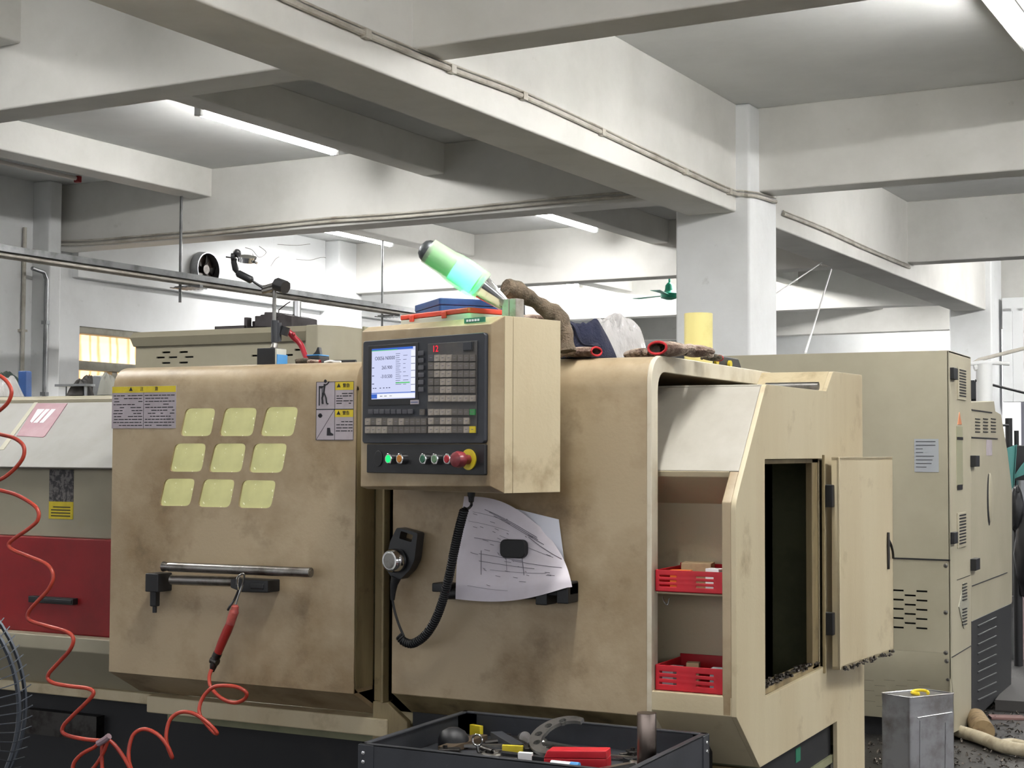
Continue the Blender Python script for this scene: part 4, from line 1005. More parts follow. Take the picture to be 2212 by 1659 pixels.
# red grip and glove, blue block, marker by the stand
mb = MB(); mb.tube(spline([SP(620, 712, .03), SP(634, 728, .03), SP(650, 745, .03), Vector((SP(664, 768).x, 3.44, ZD+.014))], 4), [.006, .007, .0085, .009, .009, .0085, .0085, .008, .008, .0075, .0075, .007, .007], 10)
mb.ball(SP(624, 718, .02), .005, 6).ball(SP(634, 722, .02), .006, 6)
tag(mb.build('red_lever', mat('red_lever_paint', (142, 26, 40), .3)), 'red lever leaning against the indicator stand', 'lever')
def PD(px, Y, z): q = at(px, 900, 1, Y); return Vector((q.x, Y, z))
glove([PD(640, 3.42, ZD+.012), PD(668, 3.43, ZD+.012)], .020, 'brown dirty glove on the door roof right of the stand', seed=11, mt=GLOVED, zbase=ZD, cuff=False)
glove([PD(690, 3.39, ZD+.01), PD(665, 3.38, ZD+.01)], .012, 'small red cuffed glove in front of the blue block', seed=12, zbase=ZD)
bb = thing('magnet_block', 'small black magnet block with blue top and fin shaped knob', 'magnet', PD(680, 3.46, ZD))
q = PD(682, 3.46, 0); mb = MB(); mb.box(q.x-.022, 3.44, ZD, q.x+.024, 3.49, ZD+.026); mb.build('body', BLACKP, bb, bevel=.003)
mb = MB(); mb.box(q.x-.021, 3.441, ZD+.0265, q.x+.023, 3.489, ZD+.030); mb.build('top_plate', BLUEB, bb, bevel=.001)
mb = MB(); mb.plate([(q.x-.012, ZD+.0305), (q.x+.014, ZD+.0305), (q.x+.010, ZD+.05), (q.x+.005, ZD+.052), (q.x-.001, ZD+.04)], [], 'y', 3.457, 3.471); mb.build('knob', PLAST, bb, bevel=.002)
mb = MB(); mb.cyl(PD(708, 3.42, ZD+.006), PD(768, 3.43, ZD+.006), .0058, n=12); tag(mb.build('marker_pen', BLACKP), 'black pen lying at the right end of the door roof', 'pen')
mb = MB(); mb.tube(spline([PD(700, 3.37, ZD+.003), PD(712, 3.37, ZD+.006), PD(722, 3.375, ZD+.004), PD(735, 3.37, ZD+.003)], 4), .0028, 6); tag(mb.build('white_cord', WHITE), 'scrap of white cord before the black pen', 'cord')

# ================================================================ hung on the lathe front
# handwheel pendant
HY = 3.225
def HP(px, py, off=0): return at(px, py, 1, HY-off)
hw = thing('handwheel_pendant', 'black handheld pendant with chrome handwheel hanging on the lathe front', 'pendant', HP(872, 1235))
hw_poly = [(838,1180),(850,1150),(893,1160),(896,1212),(884,1234),(866,1250),(852,1246),(838,1232)]
hole_ = [(868,1151),(886,1157),(883,1163),(866,1158)]
def XZ(p, y=HY): q = at(p[0], p[1], 1, y); return (q.x, q.z)
mb = MB(); out = roundpoly([XZ(p) for p in [(844,1170),(859,1139),(904,1151),(897,1210),(886,1232),(866,1252),(850,1250),(838,1234),(840,1190)]], .006, 3)
mb.plate(out, [roundpoly([XZ(p) for p in [(868,1147),(894,1156),(890,1171),(864,1163)]], .003, 2)], 'y', HY-.004, HY+.030, True)
mb.build('housing', PLAST, hw, bevel=.003)
c = HP(862, 1210, .0)
mb = MB(); mb.lathe([(.004, .029), (.012, .030), (.016, .0305), (.03, .0275), (.034, .0245), (.0345, .0215)], c, c+Vector((-.25, -1, .0)), 32)
mb.mi = 1; mb.lathe([(.033, .0215), (.0352, .019), (.0353, .0001)], c, c+Vector((-.25, -1, .0)), 32)
mb.build('handwheel', [CHROME, STEEL], hw)
mb = MB(); mb.tube([HP(856, 1247), HP(851, 1262), HP(849, 1280), HP(848, 1296)], [.013, .010, .007, .0055], 12)
for i in range(7): a = HP(853-.8*i, 1258+i*5.5); mb.ball(a, (.009-.0005*i, .009-.0005*i, .002), 5)
mb.build('strain_relief', RUBBER, hw)
# cord: thin lead, coil, thin lead up to the gland
cd_ = thing('coiled_cord', 'black coiled cord hanging in a loop from the control cabinet to the pendant', 'cord', HP(892, 1393))
lead = [HP(848, 1296), HP(853, 1322, .003), HP(862, 1350, .006), HP(872, 1374, .01)]
MB().tube(spline(lead, 6), .0032, 8).build('lead', RUBBER, cd_)
def HQ(px, py, t): return at(px, py, 1, HY-.01-.10*t)
cpts = [HQ(863, 1374, 0), HQ(873, 1386, 0), HQ(892, 1390, .02), HQ(918, 1373, .08), HQ(940, 1340, .16), HQ(956, 1298, .3), HQ(970, 1245, .5), HQ(980, 1195, .65), HQ(991, 1145, .85), HQ(1003, 1100, 1.0)]
cs = spline(cpts, 12)
tot = sum((cs[i+1]-cs[i]).length for i in range(len(cs)-1)); turns = int(tot/.0062)
def along(path, s_):
    acc = 0
    for i in range(len(path)-1):
        l_ = (path[i+1]-path[i]).length
        if acc+l_ >= s_ or i == len(path)-2: 
            return path[i].lerp(path[i+1], min(1, (s_-acc)/max(l_, 1e-6))), (path[i+1]-path[i]).normalized()
        acc += l_
hel = []
for k in range(turns*9):
    p, t = along(cs, tot*k/(turns*9)); n1 = t.cross(Vector((0, 1, 0))).normalized(); n2 = t.cross(n1); a = math.tau*k/9
    hel.append(p+(n1*math.cos(a)+n2*math.sin(a))*.0088)
MB().tube(hel, .003, 6).build('coil', RUBBER, cd_)
MB().tube(cs, .0075, 8).build('core', BLACKP, cd_)
g_ = pt(1018, 1082, 3.40); 
MB().tube(spline([cs[-1], HQ(1012, 1098, 1.02), g_+Vector((0, 0, -.01)), GLAND+Vector((0, 0, -.022))], 6), .0032, 8).build('lead', RUBBER, cd_)
# drawing sheets on the front with magnet
def PP(px, py, off): return at(px, py, 1, Y0-off)
def bil(c4_, a, b, off):   # corners TL TR BR BL in pixels
    x = (c4_[0][0]*(1-a)+c4_[1][0]*a)*(1-b)+(c4_[3][0]*(1-a)+c4_[2][0]*a)*b
    y = (c4_[0][1]*(1-a)+c4_[1][1]*a)*(1-b)+(c4_[3][1]*(1-a)+c4_[2][1]*a)*b
    return PP(x, y, off)
qb = [(1110,1098),(1207,1122),(1222,1235),(1140,1235)]
mb = MB(); mb.sheet(lambda a, b: bil(qb, a, b, .004+.004*math.sin(a*3)), 12, 12, .0005)
tag(mb.build('drawing_sheet', PAPERW), 'white back sheet showing behind the upper right of the drawing', 'paper')
qf = [(1003,1072),(1180,1150),(1236,1268),(984,1294)]
def front_off(a, b): return .010+.018*math.sin(a*math.pi)*(1-b)+.042*min(1, b*1.15)**2+.016*(b**3)*a+.006*math.sin(a*5+b*3)
def front_px(a, b):
    x = (qf[0][0]*(1-a)+qf[1][0]*a)*(1-b)+(qf[3][0]*(1-a)+qf[2][0]*a)*b
    y = (qf[0][1]*(1-a)+qf[1][1]*a)*(1-b)+(qf[3][1]*(1-a)+qf[2][1]*a)*b
    y += -24*math.sin(a*math.pi)*(1-b)**1.2 + 16*math.sin(min(1, a*1.05)*math.pi)**1*b**2
    x += 14*math.sin(b*math.pi)*(a-.3)+8*math.sin(b*math.pi)*(a < .15)*0
    return x, y
def fsheet(a, b, k=0): x, y = front_px(a, b); return PP(x, y, front_off(a, b)+k)
mb = MB(); mb.sheet(lambda a, b: fsheet(a, b), 26, 26, .0005)
mb.mi = 1; r = random.Random(12)
def line(a0, b0, a1, b1, th=.0005):
    mb.tube([fsheet(a0+(a1-a0)*i/8, b0+(b1-b0)*i/8, .0008) for i in range(9)], th, 4)
for a0, b0, a1, b1 in ((.25,.12,.8,.26),(.30,.14,.8,.29),(.35,.17,.85,.33),(.08,.24,.5,.30),(.15,.40,.52,.44),(.12,.15,.5,.2),(.2,.55,.6,.6),(.2,.62,.7,.68),(.22,.52,.22,.75),(.6,.55,.6,.75),(.1,.86,.45,.9),(.3,.7,.8,.74),(.4,.36,.9,.5),(.5,.6,.95,.66),(.7,.3,.98,.5),(.45,.5,.45,.7)):
    line(a0, b0, a1, b1, r.choice((.0005, .0008)))
for i in range(40):
    a0 = r.uniform(.1, .85); b0 = r.uniform(.15, .85); line(a0, b0, a0+r.uniform(.01, .06), b0+.01, .0007)
tag(mb.build('drawing_sheet', [PAPER, INKG]), 'curled front drawing sheet held by the black magnet', 'paper')
c = fsheet(.53, .48, .002); x_, z_ = c.x, at(1112, 1185, 1, c.y).z; x_ = at(1112, 1185, 1, c.y).x
mb = MB(); mb.plate(rrect(x_-.034, z_-.022, x_+.034, z_+.022, .014), [], 'y', c.y-.014, c.y+.006, True)
tag(mb.build('magnet', RUBBER, bevel=.003), 'black oval magnet pinning the drawing sheets', 'magnet')

# ---- air gun hanging on the door handle, hose
AY = 3.19
def AP(px, py, k=0): return at(px, py, 1, AY-k)
ag = thing('air_gun', 'red handled air blow gun hooked on the door handle bar', 'air gun', AP(462, 1440))
MB().tube(spline([AP(512, 1262, .01), AP(514, 1246, .015), AP(527, 1240, .01), AP(524, 1262), AP(516, 1285), AP(508, 1312)], 6), .0028, 8).tube(spline([AP(527, 1240, .01), AP(519, 1243, -.01), AP(514, 1262, -.012), AP(516, 1275, 0)], 5), .002, 6).build('nozzle', CHROME, ag)
MB().tube(spline([AP(515, 1275), AP(506, 1296), AP(497, 1309, .01), AP(492, 1318, .01)], 4), .003, 6).build('trigger', BLACKP, ag)
MB().tube(spline([AP(508, 1306), AP(507, 1318), AP(502, 1332), AP(497, 1348)], 5), [.007]*2+[.010]*4+[.0125]*6+[.012]*4, 12).build('grip', mat('pink_grip', (176, 84, 74), .35, c2=(120, 50, 60), scale=30), ag)
MB().tube([AP(498, 1346), AP(491, 1362), AP(480, 1387), AP(470, 1412)], [.011, .0125, .012, .0105], 12).build('handle', REDH, ag)
MB().tube([AP(471, 1410), AP(466, 1420), AP(466, 1421), AP(461, 1438), AP(458, 1450)], [.012, .012, .009, .010, .006], 12).tube([AP(457, 1425), AP(470, 1431)], .010, 12).build('coupling', DSTEEL, ag)
hs = thing('air_hose', 'orange red coiled air hose looping along the lathe from left edge to air gun', 'hose', at(300, 1659, 1, 3.0))
def HO(l, y): return [at(px, py, 1, y if not isinstance(y, tuple) else y[0]+(y[1]-y[0])*i/len(l)) for i, (px, py) in enumerate(l)]
s1 = HO([(-60, 790), (-20, 806), (0, 812), (16, 826), (25, 846), (18, 868), (0, 886), (-30, 905), (-50, 922), (-20, 932), (0, 938), (30, 946), (50, 962), (51, 985), (36, 1008), (11, 1030), (-20, 1046), (-12, 1056), (0, 1059), (38, 1070), (78, 1096), (82, 1122), (62, 1142), (30, 1164), (19, 1176), (28, 1188), (62, 1202), (102, 1220), (115, 1246), (104, 1274), (80, 1300), (62, 1322), (64, 1340), (100, 1352), (142, 1364), (158, 1378), (152, 1402), (126, 1432), (104, 1458), (112, 1474), (150, 1482), (190, 1487), (202, 1498), (186, 1518), (158, 1545), (136, 1570), (140, 1586), (178, 1596), (218, 1600)], 2.95)
MB().tube(spline(s1, 6), .0052, 10).build('hose', HOSE, hs)
s2 = HO([(457, 1446), (452, 1462), (456, 1485), (478, 1508), (506, 1518), (528, 1510), (532, 1496), (512, 1484), (480, 1481), (458, 1486), (440, 1504), (431, 1526), (432, 1545), (444, 1562), (462, 1582), (469, 1584), (460, 1572), (440, 1554), (415, 1540), (388, 1539), (368, 1554), (360, 1580), (360, 1605), (368, 1628), (372, 1636), (362, 1612), (340, 1586), (312, 1575), (290, 1585), (280, 1610), (278, 1640), (284, 1665), (270, 1640), (250, 1612), (232, 1596)], (3.17, 2.95))
MB().tube(spline(s2, 6), .0050, 10).build('hose', HOSE, hs)
s3 = HO([(218, 1600), (204, 1614), (178, 1628), (160, 1648), (160, 1668), (185, 1672), (206, 1654), (226, 1620), (232, 1596), (222, 1604), (220, 1640), (222, 1680)], 2.94)
MB().tube(spline(s3, 6), .0050, 10).build('hose', HOSE, hs)
mb = MB(); mb.tube(HO([(212, 1606), (226, 1598), (236, 1590)], 2.93), .008, 8); mb.build('tie', mat('pale_tie', (150, 128, 136), .5), hs)

# ---- trays on the recess shelves
def tray(zb, h, label, items):
    o = thing('parts_tray', label, 'tray', ((-1.31+XE-.034)/2, 3.36, zb))
    x0_, x1_ = -1.298, XE-.0365; y0_, y1_ = 3.285, 3.45
    hs_ = []
    for cx_ in (x0_+.03, x1_-.045):
        for k in range(3):
            zc_ = zb+h*(.28+.22*k); hs_.append([(cx_-.02, zc_-.0022), (cx_+.022, zc_-.0022), (cx_+.022, zc_+.0022), (cx_-.02, zc_+.0022)])
    mb = MB(); mb.plate([(x0_, zb), (x1_, zb), (x1_, zb+h), (x0_, zb+h)], hs_, 'y', y0_, y0_+.003)
    mb.box(x0_, y0_, zb, x1_, y1_, zb+.003).box(x0_, y1_-.003, zb, x1_, y1_, zb+h*1.12).box(x0_, y0_, zb, x0_+.003, y1_, zb+h).box(x1_-.003, y0_, zb, x1_, y1_, zb+h)
    mb.build('bin', REDPL, o, bevel=.0012)
    return o
tray(1.1245, .050, 'red slotted tray on the upper recess shelf with orange and white pieces', 0)
tray(.8985, .058, 'red slotted tray at the bottom of the recess', 0)
def bit(x, y, z, sx, sy, sz, rz, mt, name, label, cat, bev=.001, rx=0):
    mb = MB(Matrix.Translation((x, y, z)) @ Matrix.Rotation(R(rz), 4, 'Z') @ Matrix.Rotation(R(rx), 4, 'Y')); mb.box(-sx/2, -sy/2, 0, sx/2, sy/2, sz)
    return tag(mb.build(name, mt, bevel=bev), label, cat)
CARD = mat('cardboard', (168, 146, 112), .8, c2=(140, 120, 92), scale=20)
bit(-1.235, 3.40, 1.128, .07, .07, .058, 12, CARD, 'carton', 'small cardboard carton standing in the upper red tray', 'carton')
bit(-1.245, 3.315, 1.128, .05, .018, .046, 6, ORANGE, 'insert_box', 'orange insert box sticking out of the upper red tray', 'box')
bit(-1.165, 3.32, 1.128, .034, .03, .052, -8, WHITE, 'insert_box', 'white insert box at the right of the upper red tray', 'box')
bit(-1.24, 3.38, .902, .03, .03, .052, 14, CARD, 'carton', 'small pale carton in the lower red tray', 'carton')
bit(-1.275, 3.34, .902, .03, .05, .045, -10, LABEL, 'insert_box', 'grey box at the left of the lower red tray', 'box')
bit(-1.155, 3.31, .902, .03, .03, .053, 4, LABELG, 'insert_box', 'grey white box at the right of the lower red tray', 'box')
mb = MB(); c = PP(1440, 1300, -.03); mb.tube(spline([c+Vector((-.01, 0, .012)), c+Vector((-.004, -.005, 0)), c+Vector((.004, -.005, -.006)), c+Vector((.006, 0, .008))], 4), .0016, 6)
tag(mb.build('wire_hook', STEEL), 'small wire hook under the upper red tray', 'hook')

# ================================================================ tool cart in front
cz = .85; cx0, cx1, cy0, cy1 = -1.690, -1.098, 2.64, 3.085
ct = thing('tool_cart', 'dark grey steel tool cart with open tray in front of the lathe', 'cart', ((cx0+cx1)/2, (cy0+cy1)/2, 0))
t_ = .014
mb = MB(); mb.box(cx0, cy0, cz-.095, cx1, cy0+.003, cz).box(cx0, cy0, cz-.004, cx1, cy0+t_, cz)
mb.box(cx0, cy1-.003, cz-.095, cx1, cy1, cz).box(cx0, cy1-t_, cz-.004, cx1, cy1, cz)
mb.box(cx0, cy0, cz-.095, cx0+.003, cy1, cz).box(cx0, cy0, cz-.004, cx0+t_, cy1, cz)
mb.box(cx1-.003, cy0, cz-.095, cx1, cy1, cz).box(cx1-t_, cy0, cz-.004, cx1, cy1, cz)
mb.box(cx0, cy0, cz-.055, cx1, cy1, cz-.0525)
mb.build('tray', GREYM, ct, bevel=.0012)
for x, y, sx, sy in ((cx0, cy0, 1, 1), (cx1, cy0, -1, 1), (cx0, cy1, 1, -1), (cx1, cy1, -1, -1)):
    mb = MB(); mb.box(min(x, x+sx*.035)-(.002 if sx > 0 else -.0005), min(y, y+sy*.003)-.002*(sy > 0), .1, max(x, x+sx*.035)-(.0 if sx > 0 else -.002), max(y, y+sy*.003)+.002*(sy < 0), cz-.002)
    mb.box(x-.002*(sx > 0)-(.003 if sx < 0 else 0)+(.002 if sx < 0 else 0), min(y, y+sy*.035), .1, x+.003*(sx > 0)+.002*(sx < 0), max(y, y+sy*.035), cz-.002)
    lg = mb.build('leg', GREYM, ct, bevel=.0008)
    for z in (cz-.018, cz-.036):
        xx = x+sx*.012
        MB().lathe([(0, .0045), (.0025, .004), (.003, .0015)], (xx, y-sy*.002, z), (xx, y-sy*1.0, z), 12).build('bolt', CHROME, lg)
        MB().lathe([(0, .0045), (.0025, .004), (.003, .0015)], (x-sx*.002, y+sy*.014, z), (x-sx*1.0, y+sy*.014, z), 12).build('bolt', CHROME, lg)
mb = MB(); mb.box(cx0+.003, cy0+.003, .2, cx1-.003, cy1-.003, .203).box(cx0+.003, cy0+.002, .2, cx1-.003, cy0+.005, .28).box(cx1-.005, cy0, .2, cx1-.002, cy1, .28); mb.build('shelf', GREYM, ct)
TZ = cz-.052
def CT(px, py, z=TZ): return at(px, py, 2, z)
def tools(o, l, c): return tag(o, l, c)
# micrometer
mc = CT(1195, 1612, TZ+.03); mm = thing('micrometer', 'large silver outside micrometer with C shaped frame in the cart tray', 'micrometer', (mc.x, mc.y, TZ))
MT_ = Matrix.Translation((mc.x, mc.y+.035, TZ+.046)) @ Matrix.Rotation(R(-10), 4, 'Z') @ Matrix.Rotation(R(26), 4, 'X')
prof = []
for k in range(25): t = R(72+k*9.0); prof.append((.068*math.cos(t), .068*math.sin(t)))
inn = []
for k in range(25): t = R(72+k*9.0); w_ = .036+.014*abs(k-12)/12; inn.append(((w_+.004)*math.cos(t)+.004, (w_+.004)*math.sin(t)))
mb = MB(MT_); hl = []
for k in (5, 9, 13, 17): t = R(72+k*9.0); c_ = Vector((.052*math.cos(t)+.001, .052*math.sin(t))); hl.append([(c_.x+.0085*math.cos(a), c_.y+.0085*math.sin(a)) for a in [math.tau*i/10 for i in range(10)]])
mb.plate(prof+inn[::-1], hl, 'z', -.004, .004); mb.build('frame', BSTEEL, mm, bevel=.001)
mb = MB(MT_); mb.cyl((.015, -.060, 0), (.055, -.062, 0), .0065, n=14).lathe([(0, .0085), (.045, .0085), (.05, .0065), (.062, .0065)], (.055, -.062, 0), (.2, -.068, 0), 18)
mb.build('thimble', BSTEEL, mm)
# red box
c = CT(1243, 1640, TZ+.02); M = Matrix.Translation((c.x, c.y+.012, TZ+.003)) @ Matrix.Rotation(R(10), 4, 'Z') @ Matrix.Rotation(R(-3), 4, 'Y')
mb = MB(M); mb.box(-.066, -.022, 0, .066, .022, .020).plate([(-.066, .0205), (.066, .0205), (.066, .036), (-.058, .036)], [], 'y', -.022, .022)
tools(mb.build('plastic_box', REDPL, bevel=.002), 'glossy red plastic box in the front of the cart tray', 'box')
c = CT(1264, 1652, TZ+.03); sb = MB(); sb.box(c.x-.04, cy0+.018, TZ+.0005, c.x+.04, cy0+.034, TZ+.0385); tools(sb.build('prop_bar', GREYM, bevel=.001), 'dark steel bar under the white marker', 'square')  # plain bar that lifts the marker up to the rim
mb = MB(Matrix.Translation((c.x, cy0+.026, TZ+.0465)) @ Matrix.Rotation(R(3), 4, 'Z')); mb.cyl((-.028, 0, 0), (.012, 0, 0), .0075, n=16)
mb.mi = 1; mb.cyl((.0125, 0, 0), (.03, 0, 0), .008, n=16); mb.mi = 2; mb.tube([(-.02, -.0074, .001), (.008, -.0074, .001)], .0006, 4).tube([(-.02, -.0071, .0035), (.0, -.0071, .0035)], .0006, 4)
tools(mb.build('marker_pen', [WHITE, BLUEB, BLUE]), 'short white marker with a blue cap before the red box', 'marker')
# steel cylinder
q = pt(1397, 1642, 3.12); mb = MB(); cyx = at(1397, 1600, 1, 2.86)
M = Matrix.Translation((cyx.x, 2.86, 0)); zt = at(1397, 1540, 1, 2.86).z
mb = MB(M); mb.lathe([(0, .019), (.001, .0195), (zt-TZ-.001, .0195), (zt-TZ, .019)], (0, 0, TZ+.0005), (0, 0, 9), 32)
tools(mb.build('steel_cylinder', mat('bare_turned_steel', (128, 116, 108), .28, 1, c2=(90, 78, 70), scale=14)), 'tall bare steel cylinder standing at the right of the cart tray', 'cylinder')
# dark round holder
c = CT(937, 1580, TZ+.03); c.y = min(c.y, cy1-.06); c.x = max(c.x, cx0+.06); mb = MB(); mb.lathe([(0, .034), (.02, .034), (.034, .026), (.042, .012), (.0425, .001)], (c.x, c.y, TZ+.0005), (c.x, c.y, 9), 28)
tools(mb.build('tool_holder', BLACKP), 'black dome shaped holder at the back left of the cart tray', 'holder')
# bars, wrenches, pliers
def bar(p, q, w_, h_, mt, name, label, cat, z=0):
    a = CT(*p); b = CT(*q); d = b-a; M = Matrix.Translation((a.x, a.y, TZ+.0008+z)) @ Matrix.Rotation(math.atan2(d.y, d.x), 4, 'Z')
    mb = MB(M); mb.box(0, -w_/2, 0, d.length, w_/2, h_); return tools(mb.build(name, mt, bevel=.001), label, cat)
bar((960, 1628), (1040, 1600), .032, .014, mat('brown_steel', (96, 82, 66), .5, .5), 'steel_bar', 'brown rusty flat bar in the left of the cart tray', 'bar')
bar((1072, 1600), (1118, 1628), .028, .02, GREYM, 'wedge_block', 'dark grey wedge in the middle of the cart tray', 'wedge')
bar((995, 1580), (1085, 1588), .010, .010, DSTEEL, 'steel_rod', 'thin dark rod along the back of the cart tray', 'rod')
bar((1210, 1596), (1310, 1600), .022, .018, BLACKP, 'tool_bar', 'black bar behind the micrometer', 'bar')
bar((1280, 1600), (1375, 1604), .008, .010, STEEL, 'steel_rod', 'thin bright rod between the micrometer and the steel cylinder', 'rod', .012)
bar((1340, 1640), (1398, 1632), .012, .012, STEEL, 'steel_rod', 'short steel rod touching the foot of the steel cylinder', 'rod')
bar((1000, 1640), (1110, 1650), .014, .012, BLACKP, 'screwdriver', 'black handled tool along the front of the cart tray', 'tool')
bar((1080, 1640), (1200, 1655), .018, .016, BLACKP, 'file_handle', 'black handle ending under the red box', 'handle')
bar((1400, 1650), (1350, 1655), .02, .016, PLAST, 'allen_key_set', 'black folded tool in the right front corner of the cart tray', 'tool')
bar((1085, 1632), (1130, 1634), .008, .022, YEL, 'cutter', 'small yellow cutter in the cart tray', 'cutter')
bar((1018, 1588), (1040, 1592), .012, .024, YEL, 'tape', 'small yellow tag in the back of the cart tray', 'tag')
bar((1120, 1648), (1150, 1650), .012, .022, WHITE, 'label_tag', 'small white tip beside the yellow cutter', 'tag')
mb = MB(); c = CT(1030, 1630); mb.tube([(c.x+.012*math.cos(t), c.y+.002, TZ+.030+.012*math.sin(t)) for t in [math.tau*i/16 for i in range(16)]], .0022, 6, closed=True); mb.tube([(c.x, c.y+.002, TZ+.018), (c.x+.004, c.y, TZ+.002)], .003, 6)
tools(mb.build('eye_bolt', CHROME), 'small bright ring key standing in the cart tray', 'key')
c = CT(1100, 1612); mb = MB(); mb.tube(spline([(c.x-.05, c.y-.02, TZ+.006), (c.x-.01, c.y+.005, TZ+.01), (c.x+.03, c.y-.005, TZ+.012), (c.x+.06, c.y-.02, TZ+.006)], 6), .006, 8)
mb.tube(spline([(c.x-.05, c.y-.005, TZ+.006), (c.x-.01, c.y+.012, TZ+.01), (c.x+.03, c.y-.012, TZ+.012), (c.x+.055, c.y-.035, TZ+.006)], 6), .006, 8)
tools(mb.build('pliers', DSTEEL), 'dark pliers left of the micrometer', 'pliers')
c = CT(1130, 1606); mb = MB(); mb.cyl((c.x, c.y, TZ+.012), (c.x+.02, c.y-.03, TZ+.02), .013, n=18); tools(mb.build('socket', STEEL), 'round steel socket between the pliers and the micrometer', 'socket')
r = random.Random(31); dbs = []
db = MB(); db.cyl((-.035, 0, .0045), (.0, 0, .0045), .0045, n=10); db.tube([(.0+i*.004, .0012*math.sin(i*1.6), .0045+.0012*math.cos(i*1.6)) for i in range(10)], .003, 6)
db = db.build('drill_bit', DSTEEL); db.location = Vector((cx0+.2, cy0+.2, TZ)); tag(db, 'loose dark drill bit lying in the cart tray', 'drill bit', 'loose drill bits in the cart tray')
for i in range(15):
    o = db.copy(); col.objects.link(o); o.location = (r.uniform(cx0+.1, cx1-.12), r.uniform(cy0+.05, cy1-.06), TZ+r.uniform(0, .004)); o.rotation_euler = (0, 0, r.uniform(0, 6)); s_ = r.uniform(.7, 1.5); o.scale = (s_, s_, s_)
sp0 = MB(); sp0.box(-.05, -.006, .001, .05, .006, .007)
sp0.tube([(.062+.014*math.cos(t), .014*math.sin(t), .005) for t in [R(50+k*26) for k in range(11)]], .0048, 6)
sp0.tube([(-.060+.010*math.cos(t), .010*math.sin(t), .005) for t in [math.tau*k/14 for k in range(14)]], .0045, 6, closed=True)
sp0 = sp0.build('spanner', BSTEEL); tag(sp0, 'loose worn steel spanner lying among the tools in the cart tray', 'spanner', 'loose spanners in the cart tray')
for i, (x_, y_, a_, z_) in enumerate(((.13, .30, .5, 0), (.26, .16, 2.5, 0), (.43, .33, .1, 0), (.30, .36, -.3, 0), (.20, .10, .2, 0), (.47, .22, 1.2, 0))):
    o = sp0 if i == 0 else sp0.copy()
    if i: col.objects.link(o)
    o.location = (cx0+x_, cy0+y_, TZ+.004); o.rotation_euler = (0, 0, a_); s_ = (1, 1.25, .9, 1.4, 1.1, 1.2)[i]; o.scale = (s_, s_, s_)
blk = MB(); blk.box(-.022, -.014, 0, .022, .014, .016).cyl((-.01, 0, .016), (-.01, 0, .022), .005, n=10)
blk = blk.build('clamp_block', DSTEEL, bevel=.0015); tag(blk, 'small dark steel clamp block lying in the cart tray', 'block', 'dark clamp blocks in the cart tray')
for i, (x_, y_, a_) in enumerate(((.10, .20, .4), (.33, .26, 1.1), (.38, .12, .2), (.24, .30, 2.2), (.46, .37, .7), (.16, .38, .1), (.50, .12, 1.9))):
    o = blk if i == 0 else blk.copy()
    if i: col.objects.link(o)
    o.location = (cx0+x_, cy0+y_, TZ+.0006); o.rotation_euler = (0, 0, a_)
GRM = mat('oily_tray_grime', (38, 36, 34), .5, c2=(70, 62, 50), scale=40)

# ================================================================ industrial fan at the lower left edge
fc = pt(-296, 1545, 2.55); fn = thing('floor_fan', 'dusty wire guarded floor fan cut by the lower left edge', 'fan', Vector((fc.x, fc.y, 0)))
FR = .254; FM = Matrix.Translation(fc) @ Matrix.Rotation(YAW+R(8), 4, 'Z')
mb = MB(FM); mb.tube([(FR*math.cos(t), 0, FR*math.sin(t)) for t in [math.tau*i/64 for i in range(64)]], .0045, 6, closed=True); mb.tube([(FR*math.cos(t), .06, FR*math.sin(t)) for t in [math.tau*i/64 for i in range(64)]], .004, 6, closed=True)
for rr_ in (.06, .12, .19): mb.tube([(rr_*math.cos(t), -.03, rr_*math.sin(t)) for t in [math.tau*i/40 for i in range(40)]], .0018, 5, closed=True)
for i in range(96):
    t = math.tau*i/96; tw = .16
    mb.tube([(.04*math.cos(t-tw), -.035, .04*math.sin(t-tw)), (.16*math.cos(t-.05), -.035, .16*math.sin(t-.05)), (FR*1.0*math.cos(t), -.006, FR*math.sin(t)), (FR*1.075*math.cos(t+.03), .02, FR*1.075*math.sin(t+.03))], .0011, 4)
mb.build('guard', GUARD, fn)
mb = MB(FM); mb.cyl((0, -.02, 0), (0, .1, 0), .06, n=24); mb.build('motor', BLACKP, fn)
mb = MB(FM)
for k in range(3):
    t = math.tau*k/3; d = Vector((math.cos(t), 0, math.sin(t))); e = Vector((-math.sin(t), 0, math.cos(t)))
    P = [d*.05-e*.03, d*.22-e*.07+Vector((0, .02, 0)), d*.22+e*.07+Vector((0, -.02, 0)), d*.05+e*.03]
    mb.add(P+[p+Vector((0, .003, 0)) for p in P], [(0,1,2,3),(7,6,5,4),(0,4,5,1),(1,5,6,2),(2,6,7,3),(3,7,4,0)])
mb.build('blades', DSTEEL, fn)
mb = MB(FM); mb.cyl((0, .1, 0), (0, .1, -fc.z+.04), .016, n=14).box(-.2, .04, -fc.z, .2, .16, -fc.z+.04); mb.build('stand', BLACKP, fn)

